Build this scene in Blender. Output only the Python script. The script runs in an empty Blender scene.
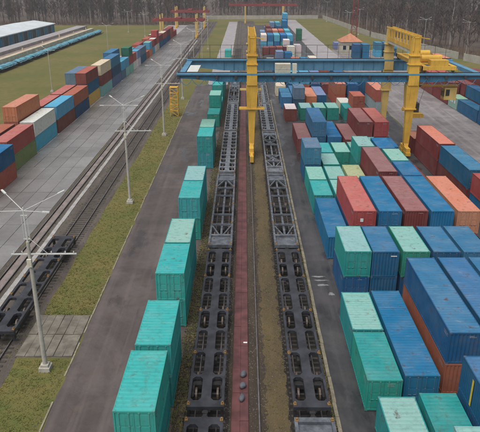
import bpy, math, random
from mathutils import Vector, Matrix
R = math.radians
random.seed(7)
scene = bpy.context.scene
COL = scene.collection

# ------------------------------------------------------------------ camera
CAMH = 28.4
cam_d = bpy.data.cameras.new("camera")
cam = bpy.data.objects.new("camera", cam_d); COL.objects.link(cam)
cam_d.sensor_width = 36; cam_d.lens = 45.0; cam_d.clip_start = 0.5; cam_d.clip_end = 4000
cam.location = (0, 0, CAMH)
cam.rotation_euler = (R(90 - 21.72), 0, 0.0071)
scene.camera = cam

# ------------------------------------------------------------------ overcast light
SUN_EL, SUN_AZ = 66, 215
world = bpy.data.worlds.new("World"); scene.world = world; world.use_nodes = True
wn = world.node_tree; wn.nodes.clear()
wo = wn.nodes.new("ShaderNodeOutputWorld"); wb = wn.nodes.new("ShaderNodeBackground")
sk = wn.nodes.new("ShaderNodeTexSky"); sk.sky_type = 'NISHITA'; sk.sun_disc = False
sk.sun_elevation = R(SUN_EL); sk.sun_rotation = R(SUN_AZ); sk.dust_density = 4.0; sk.air_density = 1.0
hs = wn.nodes.new("ShaderNodeHueSaturation"); hs.inputs['Saturation'].default_value = 0.34
wn.links.new(sk.outputs[0], hs.inputs['Color']); wn.links.new(hs.outputs[0], wb.inputs[0])
wb.inputs[1].default_value = 0.07
wn.links.new(wb.outputs[0], wo.inputs[0])
sd = bpy.data.lights.new("sun", 'SUN'); sd.energy = 1.5; sd.angle = R(60); sd.color = (1, 0.99, 0.975)
so = bpy.data.objects.new("sun", sd); COL.objects.link(so)
dv = Vector((math.sin(R(SUN_AZ)) * math.cos(R(SUN_EL)), math.cos(R(SUN_AZ)) * math.cos(R(SUN_EL)), math.sin(R(SUN_EL))))
so.rotation_euler = dv.to_track_quat('Z', 'Y').to_euler()
vs = scene.view_settings
vs.view_transform = 'Standard'; vs.look = 'None'; vs.gamma = 1.0; vs.exposure = 0.66
scene.cycles.max_bounces = 5; scene.cycles.diffuse_bounces = 3; scene.cycles.glossy_bounces = 2
scene.cycles.volume_bounces = 0
HAZE = 0.00027

# ------------------------------------------------------------------ pixel <-> place helpers
def hy(y, z):            # distance along the tracks for image row y on the plane at height z
    return (CAMH - z) * (695.0 / (y + 23.0) - 0.3983)

# ------------------------------------------------------------------ mesh builder
class MB:
    def __init__(s): s.v = []; s.f = []
    def quad(s, a, b, c, d):
        n = len(s.v); s.v += [tuple(a), tuple(b), tuple(c), tuple(d)]; s.f.append((n, n+1, n+2, n+3)); return s
    def poly(s, pts):
        n = len(s.v); s.v += [tuple(p) for p in pts]; s.f.append(tuple(range(n, n+len(pts)))); return s
    def box(s, x0, x1, y0, y1, z0, z1):
        n = len(s.v)
        s.v += [(x0,y0,z0),(x1,y0,z0),(x1,y1,z0),(x0,y1,z0),(x0,y0,z1),(x1,y0,z1),(x1,y1,z1),(x0,y1,z1)]
        s.f += [(n,n+3,n+2,n+1),(n+4,n+5,n+6,n+7),(n,n+1,n+5,n+4),(n+1,n+2,n+6,n+5),(n+2,n+3,n+7,n+6),(n+3,n,n+4,n+7)]
        return s
    def hexa(s, bot, top):
        n = len(s.v); s.v += [tuple(p) for p in bot] + [tuple(p) for p in top]
        s.f += [(n,n+3,n+2,n+1),(n+4,n+5,n+6,n+7),(n,n+1,n+5,n+4),(n+1,n+2,n+6,n+5),(n+2,n+3,n+7,n+6),(n+3,n,n+4,n+7)]
        return s
    def prism(s, pts, z0, z1):      # pts counter-clockwise in XY
        k = len(pts); n = len(s.v)
        s.v += [(p[0],p[1],z0) for p in pts] + [(p[0],p[1],z1) for p in pts]
        s.f.append(tuple(reversed(range(n, n+k)))); s.f.append(tuple(range(n+k, n+2*k)))
        for i in range(k):
            j = (i+1) % k; s.f.append((n+i, n+j, n+k+j, n+k+i))
        return s
    def xprism(s, pts, x0, x1):     # profile in YZ extruded along X
        k = len(pts); n = len(s.v)
        s.v += [(x0,p[0],p[1]) for p in pts] + [(x1,p[0],p[1]) for p in pts]
        s.f.append(tuple(reversed(range(n, n+k)))); s.f.append(tuple(range(n+k, n+2*k)))
        for i in range(k):
            j = (i+1) % k; s.f.append((n+i, n+j, n+k+j, n+k+i))
        return s
    def yprism(s, pts, y0, y1):     # profile in XZ extruded along Y
        k = len(pts); n = len(s.v)
        s.v += [(p[0],y0,p[1]) for p in pts] + [(p[0],y1,p[1]) for p in pts]
        s.f.append(tuple(range(n, n+k))); s.f.append(tuple(reversed(range(n+k, n+2*k))))
        for i in range(k):
            j = (i+1) % k; s.f.append((n+j, n+i, n+k+i, n+k+j))
        return s
    def tube(s, p0, p1, r0, r1=None, n=8, caps=True):
        r1 = r0 if r1 is None else r1
        p0, p1 = Vector(p0), Vector(p1); d = (p1-p0)
        if d.length < 1e-6: return s
        d.normalize(); a = d.orthogonal().normalized(); b = d.cross(a); k = len(s.v)
        for p, r in ((p0, r0), (p1, r1)):
            for i in range(n):
                t = 2*math.pi*i/n; s.v.append(tuple(p + a*(r*math.cos(t)) + b*(r*math.sin(t))))
        for i in range(n):
            j = (i+1) % n; s.f.append((k+i, k+j, k+n+j, k+n+i))
        if caps:
            s.f.append(tuple(reversed(range(k, k+n)))); s.f.append(tuple(range(k+n, k+2*n)))
        return s
    def beam(s, p0, p1, w, h):      # rectangular bar between two points
        p0, p1 = Vector(p0), Vector(p1); d = (p1-p0).normalized()
        up = Vector((0,0,1)) if abs(d.z) < 0.95 else Vector((0,1,0))
        a = d.cross(up).normalized()*(w/2); b = a.cross(d).normalized()*(h/2)
        return s.hexa([p0-a-b, p0+a-b, p0+a+b, p0-a+b], [p1-a-b, p1+a-b, p1+a+b, p1-a+b])
    def mesh(s, name, m=None, smooth=False):
        me = bpy.data.meshes.new(name); me.from_pydata(s.v, [], s.f); me.update()
        if m: me.materials.append(m)
        if smooth:
            for p in me.polygons: p.use_smooth = True
        return me
def put(name, me, parent=None, loc=(0,0,0), rot=(0,0,0), color=None):
    o = bpy.data.objects.new(name, me); COL.objects.link(o); o.location = loc; o.rotation_euler = rot
    if parent: o.parent = parent
    if color: o.color = (*color, 1)
    return o
def build(mb, name, m, parent=None, loc=(0,0,0), color=None, smooth=False):
    return put(name, mb.mesh(name, m, smooth), parent, loc, color=color)
def tag(o, label=None, cat=None, group=None, kind=None):
    if label: o['label'] = label
    if cat: o['category'] = cat
    if group: o['group'] = group
    if kind: o['kind'] = kind
    return o
def thing(name, label, cat, loc=(0,0,0), rz=0, group=None):
    o = bpy.data.objects.new(name, None); COL.objects.link(o); o.location = loc; o.rotation_euler = (0,0,rz)
    o.empty_display_size = 0.2
    return tag(o, label, cat, group)
ORD = ['first','second','third','fourth','fifth','sixth','seventh','eighth','ninth','tenth','eleventh','twelfth','thirteenth',
       'fourteenth','fifteenth','sixteenth','seventeenth','eighteenth','nineteenth','twentieth']
def nth(i): return ORD[i] if i < len(ORD) else ['twenty-first','twenty-second','twenty-third','twenty-fourth','twenty-fifth','twenty-sixth','twenty-seventh','twenty-eighth','twenty-ninth','thirtieth'][i-20]

# ------------------------------------------------------------------ materials
class NT:
    def __init__(s, name):
        s.m = bpy.data.materials.new(name); s.m.use_nodes = True; s.t = s.m.node_tree
        s.bsdf = s.t.nodes['Principled BSDF']; s.out = s.t.nodes['Material Output']
    def n(s, typ, **kw):
        nd = s.t.nodes.new(typ)
        for k, v in kw.items(): setattr(nd, k, v)
        return nd
    def l(s, a, b): s.t.links.new(a, b)
    def val(s, sock, v):
        if hasattr(v, 'is_output'): s.l(v, sock)
        else: sock.default_value = v
    def noise(s, vec, scale, detail=4, rough=0.6, dist=0.0):
        n = s.n('ShaderNodeTexNoise'); n.inputs['Scale'].default_value = scale
        n.inputs['Detail'].default_value = detail; n.inputs['Roughness'].default_value = rough
        n.inputs['Distortion'].default_value = dist
        if vec is not None: s.l(vec, n.inputs['Vector'])
        return n.outputs['Fac']
    def ramp(s, f, p0, p1):
        n = s.n('ShaderNodeMapRange'); s.l(f, n.inputs[0]); n.inputs[1].default_value = p0; n.inputs[2].default_value = p1
        n.interpolation_type = 'SMOOTHSTEP'
        return n.outputs[0]
    def mix(s, f, a, b, blend='MIX'):
        n = s.n('ShaderNodeMix', data_type='RGBA', blend_type=blend)
        s.val(n.inputs[0], f)
        for i, c in ((6, a), (7, b)):
            if hasattr(c, 'is_output'): s.l(c, n.inputs[i])
            else: n.inputs[i].default_value = (*c, 1)
        return n.outputs[2]
    def math(s, op, a, b):
        n = s.n('ShaderNodeMath', operation=op); s.val(n.inputs[0], a); s.val(n.inputs[1], b); return n.outputs[0]
    def mapping(s, vec, scale):
        n = s.n('ShaderNodeMapping'); s.l(vec, n.inputs[0]); n.inputs['Scale'].default_value = scale; return n.outputs[0]
    def obj(s): return s.n('ShaderNodeTexCoord').outputs['Object']
    def world(s): return s.n('ShaderNodeNewGeometry').outputs['Position']
    def bump(s, h, strength, dist=0.05):
        b = s.n('ShaderNodeBump'); b.inputs['Strength'].default_value = strength; b.inputs['Distance'].default_value = dist
        s.l(h, b.inputs['Height']); s.l(b.outputs[0], s.bsdf.inputs['Normal'])
    def fin(s, col, rough=0.7, metal=0.0, spec=0.5):
        s.val(s.bsdf.inputs['Base Color'], col if hasattr(col, 'is_output') else (*col, 1))
        s.val(s.bsdf.inputs['Roughness'], rough); s.bsdf.inputs['Metallic'].default_value = metal
        s.bsdf.inputs['Specular IOR Level'].default_value = spec
        return s.m

def simple(name, col, var=0.25, scale=1.5, rough=0.65, spec=0.4, dirt=(0.06,0.045,0.035), dirtf=0.35):
    t = NT(name); p = t.world()
    a = t.noise(p, scale, 5); b = t.noise(p, scale*5.3, 3)
    c = t.mix(t.ramp(a, 0.3, 0.75), tuple(x*(1-var) for x in col), tuple(min(1, x*(1+var)) for x in col))
    c = t.mix(t.math('MULTIPLY', t.ramp(b, 0.52, 0.78), dirtf), c, dirt)
    return t.fin(c, rough, 0, spec)

def streaky(name, col, run, f=0.5):
    t = NT(name); p = t.world(); a = t.noise(p, 0.4, 5); st = t.noise(t.mapping(p, (2.4,2.4,0.22)), 1.5, 6, 0.75); b = t.noise(p, 3.5, 6, 0.7)
    c = t.mix(t.ramp(a, .3, .72), tuple(x*.82 for x in col), tuple(min(1,x*1.1) for x in col))
    c = t.mix(t.math('MULTIPLY', t.ramp(st, .5, .72), f), c, run); c = t.mix(t.math('MULTIPLY', t.ramp(b, .6, .72), .6), c, tuple(x*.6 for x in run))
    return t.fin(c, t.math('ADD', t.math('MULTIPLY', b, .4), .35), 0, .3)

def paint_mat(name, roof=False):
    """Container paint: the colour is the object's own colour; wear, rust and grime vary with the container's place."""
    t = NT(name)
    oi = t.n('ShaderNodeObjectInfo'); base = oi.outputs['Color']
    tc = t.obj()
    add = t.n('ShaderNodeVectorMath', operation='MULTIPLY_ADD'); t.l(oi.outputs['Location'], add.inputs[0])
    add.inputs[1].default_value = (3.7, 5.1, 2.3); t.l(tc, add.inputs[2]); p = add.outputs[0]
    big = t.noise(p, 0.55, 4); mid = t.noise(p, 2.2, 6, 0.65)
    light = t.n('ShaderNodeMix', data_type='RGBA', blend_type='MIX'); t.l(base, light.inputs[6])
    light.inputs[7].default_value = (0.62, 0.62, 0.58, 1); t.l(t.math('MULTIPLY', t.ramp(big, 0.35, 0.75), 0.08 if roof else 0.05), light.inputs[0])
    c = light.outputs[2]
    dk = t.mix(1.0, c, (0.55, 0.52, 0.5), 'MULTIPLY')
    c = t.mix(t.math('MULTIPLY', t.ramp(mid, 0.45, 0.72), 0.55 if roof else 0.4), c, dk)
    if roof:     # puddle scum and brush streaks lying across the corrugation
        st = t.noise(t.mapping(p, (0.5, 2.6, 1)), 1.2, 5, 0.7, 1.2)
        c = t.mix(t.math('MULTIPLY', t.ramp(st, 0.55, 0.74), 0.28), c, (0.46, 0.41, 0.36))
    else:        # rust runs down the walls
        st = t.noise(t.mapping(p, (3.2, 3.2, 0.25)), 1.6, 5, 0.7)
        c = t.mix(t.math('MULTIPLY', t.ramp(st, 0.58, 0.74), 0.45), c, (0.085, 0.05, 0.035))
    ru = t.noise(p, 1.1, 8, 0.72)
    c = t.mix(t.math('MULTIPLY', t.ramp(ru, 0.58 if roof else 0.60, 0.69), t.math('MULTIPLY', t.math('POWER', oi.outputs['Random'], 1.5), 0.95)), c, (0.10, 0.05, 0.03))
    sm = t.noise(t.mapping(p, (1,0.6,1)), 0.8, 6, 0.7, 0.8); c = t.mix(t.math('MULTIPLY', t.ramp(sm, 0.54, 0.72), t.math('MULTIPLY', t.math('SUBTRACT', 1.0, oi.outputs['Random']), 0.6 if roof else 0.4)), c, (0.11,0.085,0.065))
    fi = t.noise(p, 9.0, 4, 0.7); c = t.mix(t.math('MULTIPLY', t.ramp(fi, 0.55, 0.8), 0.25), c, (0.05,0.045,0.04))
    dn_ = t.noise(p, 1.3, 2, 0.4); t.bump(t.math('ADD', t.math('MULTIPLY', dn_, 1.0), t.math('MULTIPLY', mid, 0.12)), 0.35, 0.07)
    return t.fin(c, t.math('ADD', t.math('MULTIPLY', mid, 0.35), 0.45), 0, 0.22)

M = {}
M['paint'] = paint_mat('container_paint'); M['roof'] = paint_mat('container_roof_paint', True)
M['steel'] = simple('galvanised_steel', (0.33,0.34,0.34), 0.2, 3)
M['casting'] = simple('worn_casting', (0.30,0.28,0.26), 0.35, 5)
M['white'] = simple('white_vinyl', (0.72,0.72,0.70), 0.08, 4)
M['stencil'] = simple('worn_stencil_white', (0.42,0.42,0.41), 0.3, 6)
M['yellowmark'] = simple('yellow_marking', (0.70,0.48,0.04), 0.15, 4)
M['wagon'] = simple('wagon_grey_paint', (0.036,0.038,0.046), 0.45, 0.9, 0.55, 0.4, (0.075,0.05,0.038), 0.65)
M['wagonlight'] = simple('worn_wagon_paint', (0.16,0.172,0.19), 0.4, 1.6, 0.55, 0.4, (0.07,0.05,0.04), 0.5)
M['under'] = simple('sooty_running_gear', (0.025,0.023,0.024), 0.4, 4)
M['wheel'] = simple('worn_wheel_steel', (0.10,0.075,0.055), 0.4, 6, 0.5)
M['pin'] = simple('rusty_yellow_pin', (0.26,0.15,0.05), 0.5, 8)
M['rail'] = simple('rusty_rail', (0.055,0.038,0.032), 0.3, 2, 0.5)
M['railhead'] = simple('polished_rail_head', (0.13,0.12,0.12), 0.3, 2, 0.35)
M['sleeper'] = simple('weathered_sleeper', (0.06,0.05,0.043), 0.4, 2)
M['yellow'] = streaky('crane_yellow', (0.70,0.41,0.06), (0.30,0.15,0.05), .5)
M['paleyellow'] = streaky('faded_crane_yellow', (0.62,0.44,0.15), (0.30,0.19,0.09), .45)
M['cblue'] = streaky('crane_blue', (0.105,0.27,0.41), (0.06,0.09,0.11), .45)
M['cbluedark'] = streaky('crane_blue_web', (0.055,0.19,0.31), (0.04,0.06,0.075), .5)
M['cream'] = simple('cream_cabinet', (0.62,0.58,0.47), 0.12, 1.5)
M['darksteel'] = simple('dark_steel', (0.045,0.045,0.05), 0.3, 3)
M['cred'] = simple('far_crane_red', (0.24,0.05,0.045), 0.15, 0.4)
M['glass'] = NT('dark_glass').fin((0.02,0.03,0.04), 0.08)
M['concpole'] = simple('pole_concrete', (0.44,0.41,0.36), 0.12, 1.2)
M['lamp'] = simple('lamp_white', (0.62,0.62,0.58), 0.1, 2)
M['redslab'] = simple('red_walkway_concrete', (0.12,0.042,0.042), 0.35, 0.9, 0.55, 0.5, (0.09,0.055,0.05), 0.5)
M['kerb'] = simple('kerb_concrete', (0.26,0.225,0.16), 0.3, 1.5)
M['sack'] = simple('grey_sack', (0.10,0.105,0.12), 0.2, 4)
M['plaster'] = simple('pale_plaster', (0.50,0.46,0.36), 0.15, 0.7)
M['tile'] = simple('orange_roof', (0.48,0.20,0.11), 0.2, 1.0)
M['metroof'] = simple('pale_metal_roof', (0.62,0.66,0.68), 0.08, 0.12, 0.5)
M['bluepanel'] = simple('blue_wall_panel', (0.05,0.17,0.27), 0.3, 0.3)
M['tarp'] = simple('blue_tarpaulin', (0.11,0.33,0.41), 0.4, 0.5, 0.45, 0.5, (0.02,0.09,0.14), 0.7)
M['wallc'] = simple('boundary_wall_concrete', (0.42,0.39,0.34), 0.15, 0.3)
M['platc'] = simple('platform_edge', (0.52,0.44,0.31), 0.2, 0.4)
M['platd'] = simple('platform_deck', (0.27,0.20,0.17), 0.3, 0.4)
M['conc2'] = simple('grey_apron_concrete', (0.34,0.31,0.31), 0.15, 0.3)
M['rope'] = simple('steel_rope', (0.08,0.08,0.08), 0.2, 3)

def wet_asphalt(name, c0, c1, brown=None, wet=0.5, puddle=(0.60,0.66)):
    t = NT(name); p = t.world()
    a = t.noise(p, 0.16, 6, 0.65, 0.6); b = t.noise(p, 1.3, 6, 0.7); f = t.noise(p, 22, 3, 0.7)
    c = t.mix(t.ramp(a, 0.38, 0.62), c0, c1)
    if brown: c = t.mix(t.math('MULTIPLY', t.ramp(t.noise(p, 0.45, 6, 0.7), 0.5, 0.7), 0.6), c, brown)
    c = t.mix(t.math('MULTIPLY', t.ramp(b, 0.45, 0.8), 0.45), c, tuple(x*0.55 for x in c0))
    c = t.mix(t.math('MULTIPLY', t.ramp(f, 0.5, 0.85), 0.25), c, (0.22,0.2,0.19))
    tw = t.noise(t.mapping(p, (1.1,0.025,1)), 1.0, 3, 0.6); c = t.mix(t.math('MULTIPLY', t.ramp(tw, 0.42, 0.7), 0.35), c, tuple(x*1.55 for x in c1))
    pt = t.n('ShaderNodeTexVoronoi', feature='F1', distance='CHEBYCHEV'); pt.inputs['Scale'].default_value = 0.11; t.l(t.mapping(p, (1.6,0.8,1)), pt.inputs['Vector'])
    sep = t.n('ShaderNodeSeparateColor'); t.l(pt.outputs['Color'], sep.inputs[0]); c = t.mix(t.math('MULTIPLY', t.ramp(sep.outputs[0], 0.72, 0.74), 0.3), c, tuple(x*0.6 for x in c0))
    # tyre-worn cracks
    w = t.n('ShaderNodeTexVoronoi', feature='DISTANCE_TO_EDGE'); w.inputs['Scale'].default_value = 0.35
    dn = t.n('ShaderNodeVectorMath', operation='ADD'); nz = t.n('ShaderNodeTexNoise'); nz.inputs['Scale'].default_value = 0.8
    t.l(p, nz.inputs['Vector']); t.l(p, dn.inputs[0]); t.l(nz.outputs['Color'], dn.inputs[1]); t.l(dn.outputs[0], w.inputs['Vector'])
    c = t.mix(t.math('MULTIPLY', t.ramp(w.outputs['Distance'], 0.012, 0.0), 0.16), c, (0.02,0.018,0.017))
    pd = t.ramp(t.noise(t.mapping(p, (1.6,0.6,1)), 0.22, 5, 0.6), puddle[0], puddle[1])
    c = t.mix(t.math('MULTIPLY', pd, 0.55), c, tuple(x*0.35 for x in c0))
    r = t.math('SUBTRACT', t.math('ADD', t.math('MULTIPLY', b, 0.35), 0.62 - 0.25*wet), t.math('MULTIPLY', pd, 0.5))
    t.bump(t.math('MULTIPLY', f, t.math('SUBTRACT', 1.0, pd)), 0.25, 0.02)
    return t.fin(c, r, 0, 0.5)
M['path'] = wet_asphalt('wet_brown_asphalt', (0.066,0.051,0.047), (0.108,0.085,0.078), (0.098,0.068,0.051), 1.0, (0.54,0.68))
M['road'] = wet_asphalt('dark_wet_asphalt', (0.042,0.040,0.043), (0.072,0.066,0.067), (0.065,0.052,0.045), 0.9, (0.50,0.68))
M['lane'] = wet_asphalt('dusty_lane', (0.17,0.15,0.148), (0.25,0.222,0.218), (0.17,0.14,0.125), 0.3, (0.6,0.75))
M['joint'] = simple('mossy_slab_joint', (0.11,0.095,0.08), 0.4, 1.0)

def slab_mat():
    t = NT('yard_slab_concrete'); oi = t.n('ShaderNodeObjectInfo'); p = t.world()
    a = t.noise(p, 0.12, 5, 0.6); b = t.noise(p, 1.5, 6, 0.7); f = t.noise(p, 14, 3)
    c = t.mix(t.ramp(a, 0.3, 0.7), (0.185,0.172,0.162), (0.265,0.252,0.243))
    v = t.n('ShaderNodeMapRange'); t.l(oi.outputs['Random'], v.inputs[0]); v.inputs[3].default_value = 0.82; v.inputs[4].default_value = 1.1
    vm = t.n('ShaderNodeVectorMath', operation='SCALE'); t.l(c, vm.inputs[0]); t.l(v.outputs[0], vm.inputs['Scale'])
    c = t.mix(t.math('MULTIPLY', t.ramp(b, 0.48, 0.75), 0.5), vm.outputs[0], (0.17,0.125,0.10))
    c = t.mix(t.math('MULTIPLY', t.ramp(f, 0.55, 0.8), 0.2), c, (0.12,0.11,0.10))
    t.bump(f, 0.2, 0.01)
    return t.fin(c, t.math('ADD', t.math('MULTIPLY', b, 0.4), 0.10), 0, 0.5)
M['slab'] = slab_mat()

def grass_mat():
    t = NT('winter_grass'); p = t.world()
    a = t.noise(p, 0.05, 5, 0.6); b = t.noise(p, 0.5, 6, 0.7); c_ = t.noise(p, 4.0, 5, 0.7); f = t.noise(p, 25, 3)
    c = t.mix(t.ramp(a, 0.35, 0.65), (0.125,0.122,0.036), (0.18,0.142,0.05))
    c = t.mix(t.math('MULTIPLY', t.ramp(b, 0.42, 0.68), 0.8), c, (0.092,0.115,0.028))
    c = t.mix(t.math('MULTIPLY', t.ramp(c_, 0.48, 0.75), 0.5), c, (0.17,0.125,0.052))
    c = t.mix(t.math('MULTIPLY', t.ramp(f, 0.5, 0.8), 0.5), c, (0.05,0.045,0.02))
    t.bump(c_, 0.6, 0.1)
    return t.fin(c, 0.9, 0, 0.2)
M['grass'] = grass_mat()
def dirt_mat(name, c0, c1, c2, moss=0.4):
    t = NT(name); p = t.world()
    a = t.noise(t.mapping(p, (1,0.25,1)), 0.5, 6, 0.65); b = t.noise(p, 2.6, 6, 0.75); f = t.noise(p, 17, 4, 0.7)
    c = t.mix(t.ramp(a, 0.35, 0.68), c0, c1)
    c = t.mix(t.math('MULTIPLY', t.ramp(b, 0.47, 0.7), moss), c, c2)
    c = t.mix(t.math('MULTIPLY', t.ramp(f, 0.45, 0.75), 0.45), c, tuple(x*0.4 for x in c0))
    c = t.mix(t.math('MULTIPLY', t.ramp(f, 0.42, 0.25), 0.3), c, (0.3,0.27,0.23))
    t.bump(f, 0.7, 0.05)
    return t.fin(c, 0.85, 0, 0.3)
M['dirt'] = dirt_mat('oily_track_dirt', (0.04,0.031,0.024), (0.075,0.055,0.036), (0.10,0.072,0.035), 0.4)
M['verge'] = dirt_mat('mossy_verge', (0.085,0.062,0.036), (0.135,0.095,0.045), (0.105,0.085,0.03), 0.55)
M['ballast'] = dirt_mat('brown_ballast', (0.085,0.07,0.06), (0.14,0.115,0.10), (0.075,0.06,0.042), 0.45)
M['forestfloor'] = dirt_mat('forest_floor', (0.075,0.055,0.045), (0.12,0.085,0.065), (0.09,0.07,0.045), 0.4)

# ------------------------------------------------------------------ the ground
def sheet(name, m, x0, x1, y0, y1, z, jitter=0.0, step=3.0, parent=None):
    mb = MB(); rnd = random.Random(name)
    ny = max(1, int((y1-y0)/step)) if jitter else 1
    L = [(x0 + rnd.uniform(-jitter, jitter), y0 + (y1-y0)*i/ny) for i in range(ny+1)]
    Rr = [(x1 + rnd.uniform(-jitter, jitter), y0 + (y1-y0)*i/ny) for i in range(ny+1)]
    for i in range(ny):
        mb.quad((*L[i],z), (*Rr[i],z), (*Rr[i+1],z), (*L[i+1],z))
    o = build(mb, name, m, parent)
    if not parent: tag(o, kind='structure')
    return o
g = build(MB().quad((-900,-60,0),(900,-60,0),(900,1500,0),(-900,1500,0)), 'ground', M['grass']); tag(g, kind='structure')
sheet('track_bed', M['dirt'], -5.3, 6.6, 5, 185, 0.008, 0.1)
sheet('far_track_bed', M['ballast'], -4.5, 6.6, 185.1, 440, 0.008, 0.3)
M['wagon_shade'] = dirt_mat('painted_wagon_shade', (0.016,0.014,0.013), (0.03,0.025,0.021), (0.04,0.03,0.022), 0.3)  # near-black ground colour painting in the deep shade beneath the wagons
sheet('oily_ballast', M['wagon_shade'], -4.1, -1.1, 5, 185, 0.012, 0.12, 0.8)  # painted shade under the left wagons; the name seeds the edge jitter
sheet('oily_ballast', M['wagon_shade'], 3.2, 6.1, 5, 185, 0.012, 0.12, 0.8)  # painted shade under the right wagons; the name seeds the edge jitter
sheet('verge', M['verge'], 1.6, 3.1, 5, 160, 0.014, 0.22, 0.45)
sheet('left_track_bed', M['ballast'], -25.2, -18.2, 5, 430, 0.008, 0.15)
sheet('asphalt_path', M['path'], -13.6, -4.95, 5, 172, 0.016, 0.09, 1.7)
sheet('concrete_path', M['conc2'], -10.4, -4.7, 172.2, 430, 0.016, 0.1)
sheet('service_road', M['road'], 6.45, 32.2, 5, 205, 0.016, 0.0)
sheet('yard_pavement', M['road'], 6.45, 27.4, 205.2, 400, 0.016, 0.0)
sheet('dusty_lane', M['lane'], 32.3, 62, 5, 260, 0.020, 0.25)
sheet('concrete_road', M['conc2'], 27.5, 36.2, 205.3, 450, 0.024, 0.15)
sheet('container_apron', M['conc2'], -48, -35.9, 5, 400, 0.016, 0.1)

yard = sheet('concrete_yard', M['joint'], -35.85, -25.2, 20, 420, 0.012)
SW, SL = 2.1, 6.0
sm = MB().box(0.03, SW-0.03, 0.035, SL-0.035, -0.02, 0.045).mesh('slab', M['slab'])
n = 0
for j in range(58):
    for i in range(5):
        if n >= 290: break
        y = 44 + j*SL
        put('slab', sm, yard, (-35.8 + i*SW + random.uniform(-.01,.01), y + (0.0 if i % 2 else 0.0), 0.012 + random.uniform(0,.018)),
            (random.uniform(-.002,.002), random.uniform(-.003,.003), random.uniform(-.004,.004))); n += 1
mbs = MB()
for j in range(58, 63):
    for i in range(5): mbs.box(-35.8+i*SW+.03, -35.8+(i+1)*SW-.03, 44+j*SL+.03, 44+(j+1)*SL-.03, 0, 0.05)
tag(build(mbs, 'slab_field', M['slab'], yard), kind='stuff')

# old slab crossing beside the lamp post
cr = sheet('slab_crossing', M['joint'], -20.9+2.5, -13.75, 40.4, 46.9, 0.012)
M['oldslab'] = simple('mossy_old_slab', (0.175,0.155,0.125), 0.35, 0.8, 0.75, 0.3, (0.09,0.075,0.04), 0.6)
for i in range(6):
    for j in range(2):
        w = 0.76
        b = MB().box(0.02, w-0.02, 0.03, 3.12, -0.02, 0.055).mesh('slab', M['oldslab'])
        put('slab', b, cr, (-18.35+i*w+random.uniform(-.02,.02), 40.5+j*3.2, 0.016+random.uniform(0,.03)), (0,random.uniform(-.01,.01),random.uniform(-.015,.015)))

# red walkway of slabs between the tracks
walk = sheet('red_walkway', M['redslab'], -0.84, 0.36, 5, 172, 0.03)
wm = MB().box(-0.285, 0.285, -1.485, 1.485, -0.1, 0.10).mesh('slab', M['redslab'])
for j in range(46):
    for i in range(2):
        put('slab', wm, walk, (-0.53 + i*0.585, 24 + j*3.0 + 1.5, 0.03+random.uniform(-.012,.012)), (random.uniform(-.004,.004), random.uniform(-.01,.01), random.uniform(-.004,.004)))
tag(build(MB().quad((-.02,42.4,.146),(.3,42.4,.146),(.3,42.58,.146),(-.02,42.58,.146)), 'paint_mark', M['white'], walk))

def kerb_row(name, x, y0, y1, h, w, step=1.5, miss=0.0):
    o = bpy.data.objects.new(name, None); COL.objects.link(o); tag(o, kind='structure'); o.location = (x, y0, 0)
    km = MB().box(-w/2, w/2, 0.012, step-0.012, -0.05, h).mesh('kerb_stone', M['kerb'])
    for k in range(int((y1-y0)/step)):
        if random.random() < miss: continue
        put('kerb_stone', km, o, (random.uniform(-.02,.02), k*step, random.uniform(-.03,.01)), (0, random.uniform(-.05,.05), random.uniform(-.008,.008)))
    return o
kerb_row('kerb', 6.5, 20, 150, 0.13, 0.26)
kerb_row('kerb', -13.68, 20, 150, 0.07, 0.12, 1.5, 0.12)
kp = M['kerb']; M['kerb'] = simple('pale_beam_concrete', (0.36,0.34,0.32), 0.2, 0.8); kerb_row('kerb', -22.75, 30, 300, 0.08, 0.5, 3.0); M['kerb'] = kp
sheet('rail_beam', simple('pinkish_beam_concrete', (0.23,0.185,0.17), 0.25, 0.5), -24.45, -23.75, 5, 420, 0.05)

# rails
def track(name, xc, y0, y1, gauge=1.52, sleepers=True, wide=0.075):
    o = bpy.data.objects.new(name, None); COL.objects.link(o); tag(o, kind='structure'); o.location = (xc, y0, 0)
    xs = (-gauge/2, gauge/2) if gauge else (0,)
    for s in xs:
        r = MB().box(s-.07, s+.07, 0, y1-y0, .03, .06); r.box(s-.015, s+.015, 0, y1-y0, .06, .15)
        ro = build(r, 'rail', M['rail'], o)
        build(MB().box(s-wide/2, s+wide/2, 0, y1-y0, .15, .19), 'rail_head', M['railhead'], ro)
    if sleepers:
        mb = MB()
        for k in range(int((min(y1, y0+260)-y0)/0.62)):
            d = random.uniform(-.04,.04); mb.box(-1.3+d, 1.3+d, k*.62, k*.62+.24, .0, .045+random.uniform(-.015,.01))
        tag(build(mb, 'sleepers', M['sleeper'], o), kind='stuff')
    return o
LWX, RWX = -2.6, 4.67
track('railway_track', LWX, 5, 440); track('railway_track', RWX, 5, 440); track('railway_track', -20.2, 5, 430)
track('crane_rail', 1.1, 5, 430, 0, False, .09); track('crane_rail', 27.45, 5, 205, 0, False, .09)
track('crane_rail', -24.6, 5, 430, 0, False, .1); track('crane_rail', -23.6, 5, 430, 0, False, .09)

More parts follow.
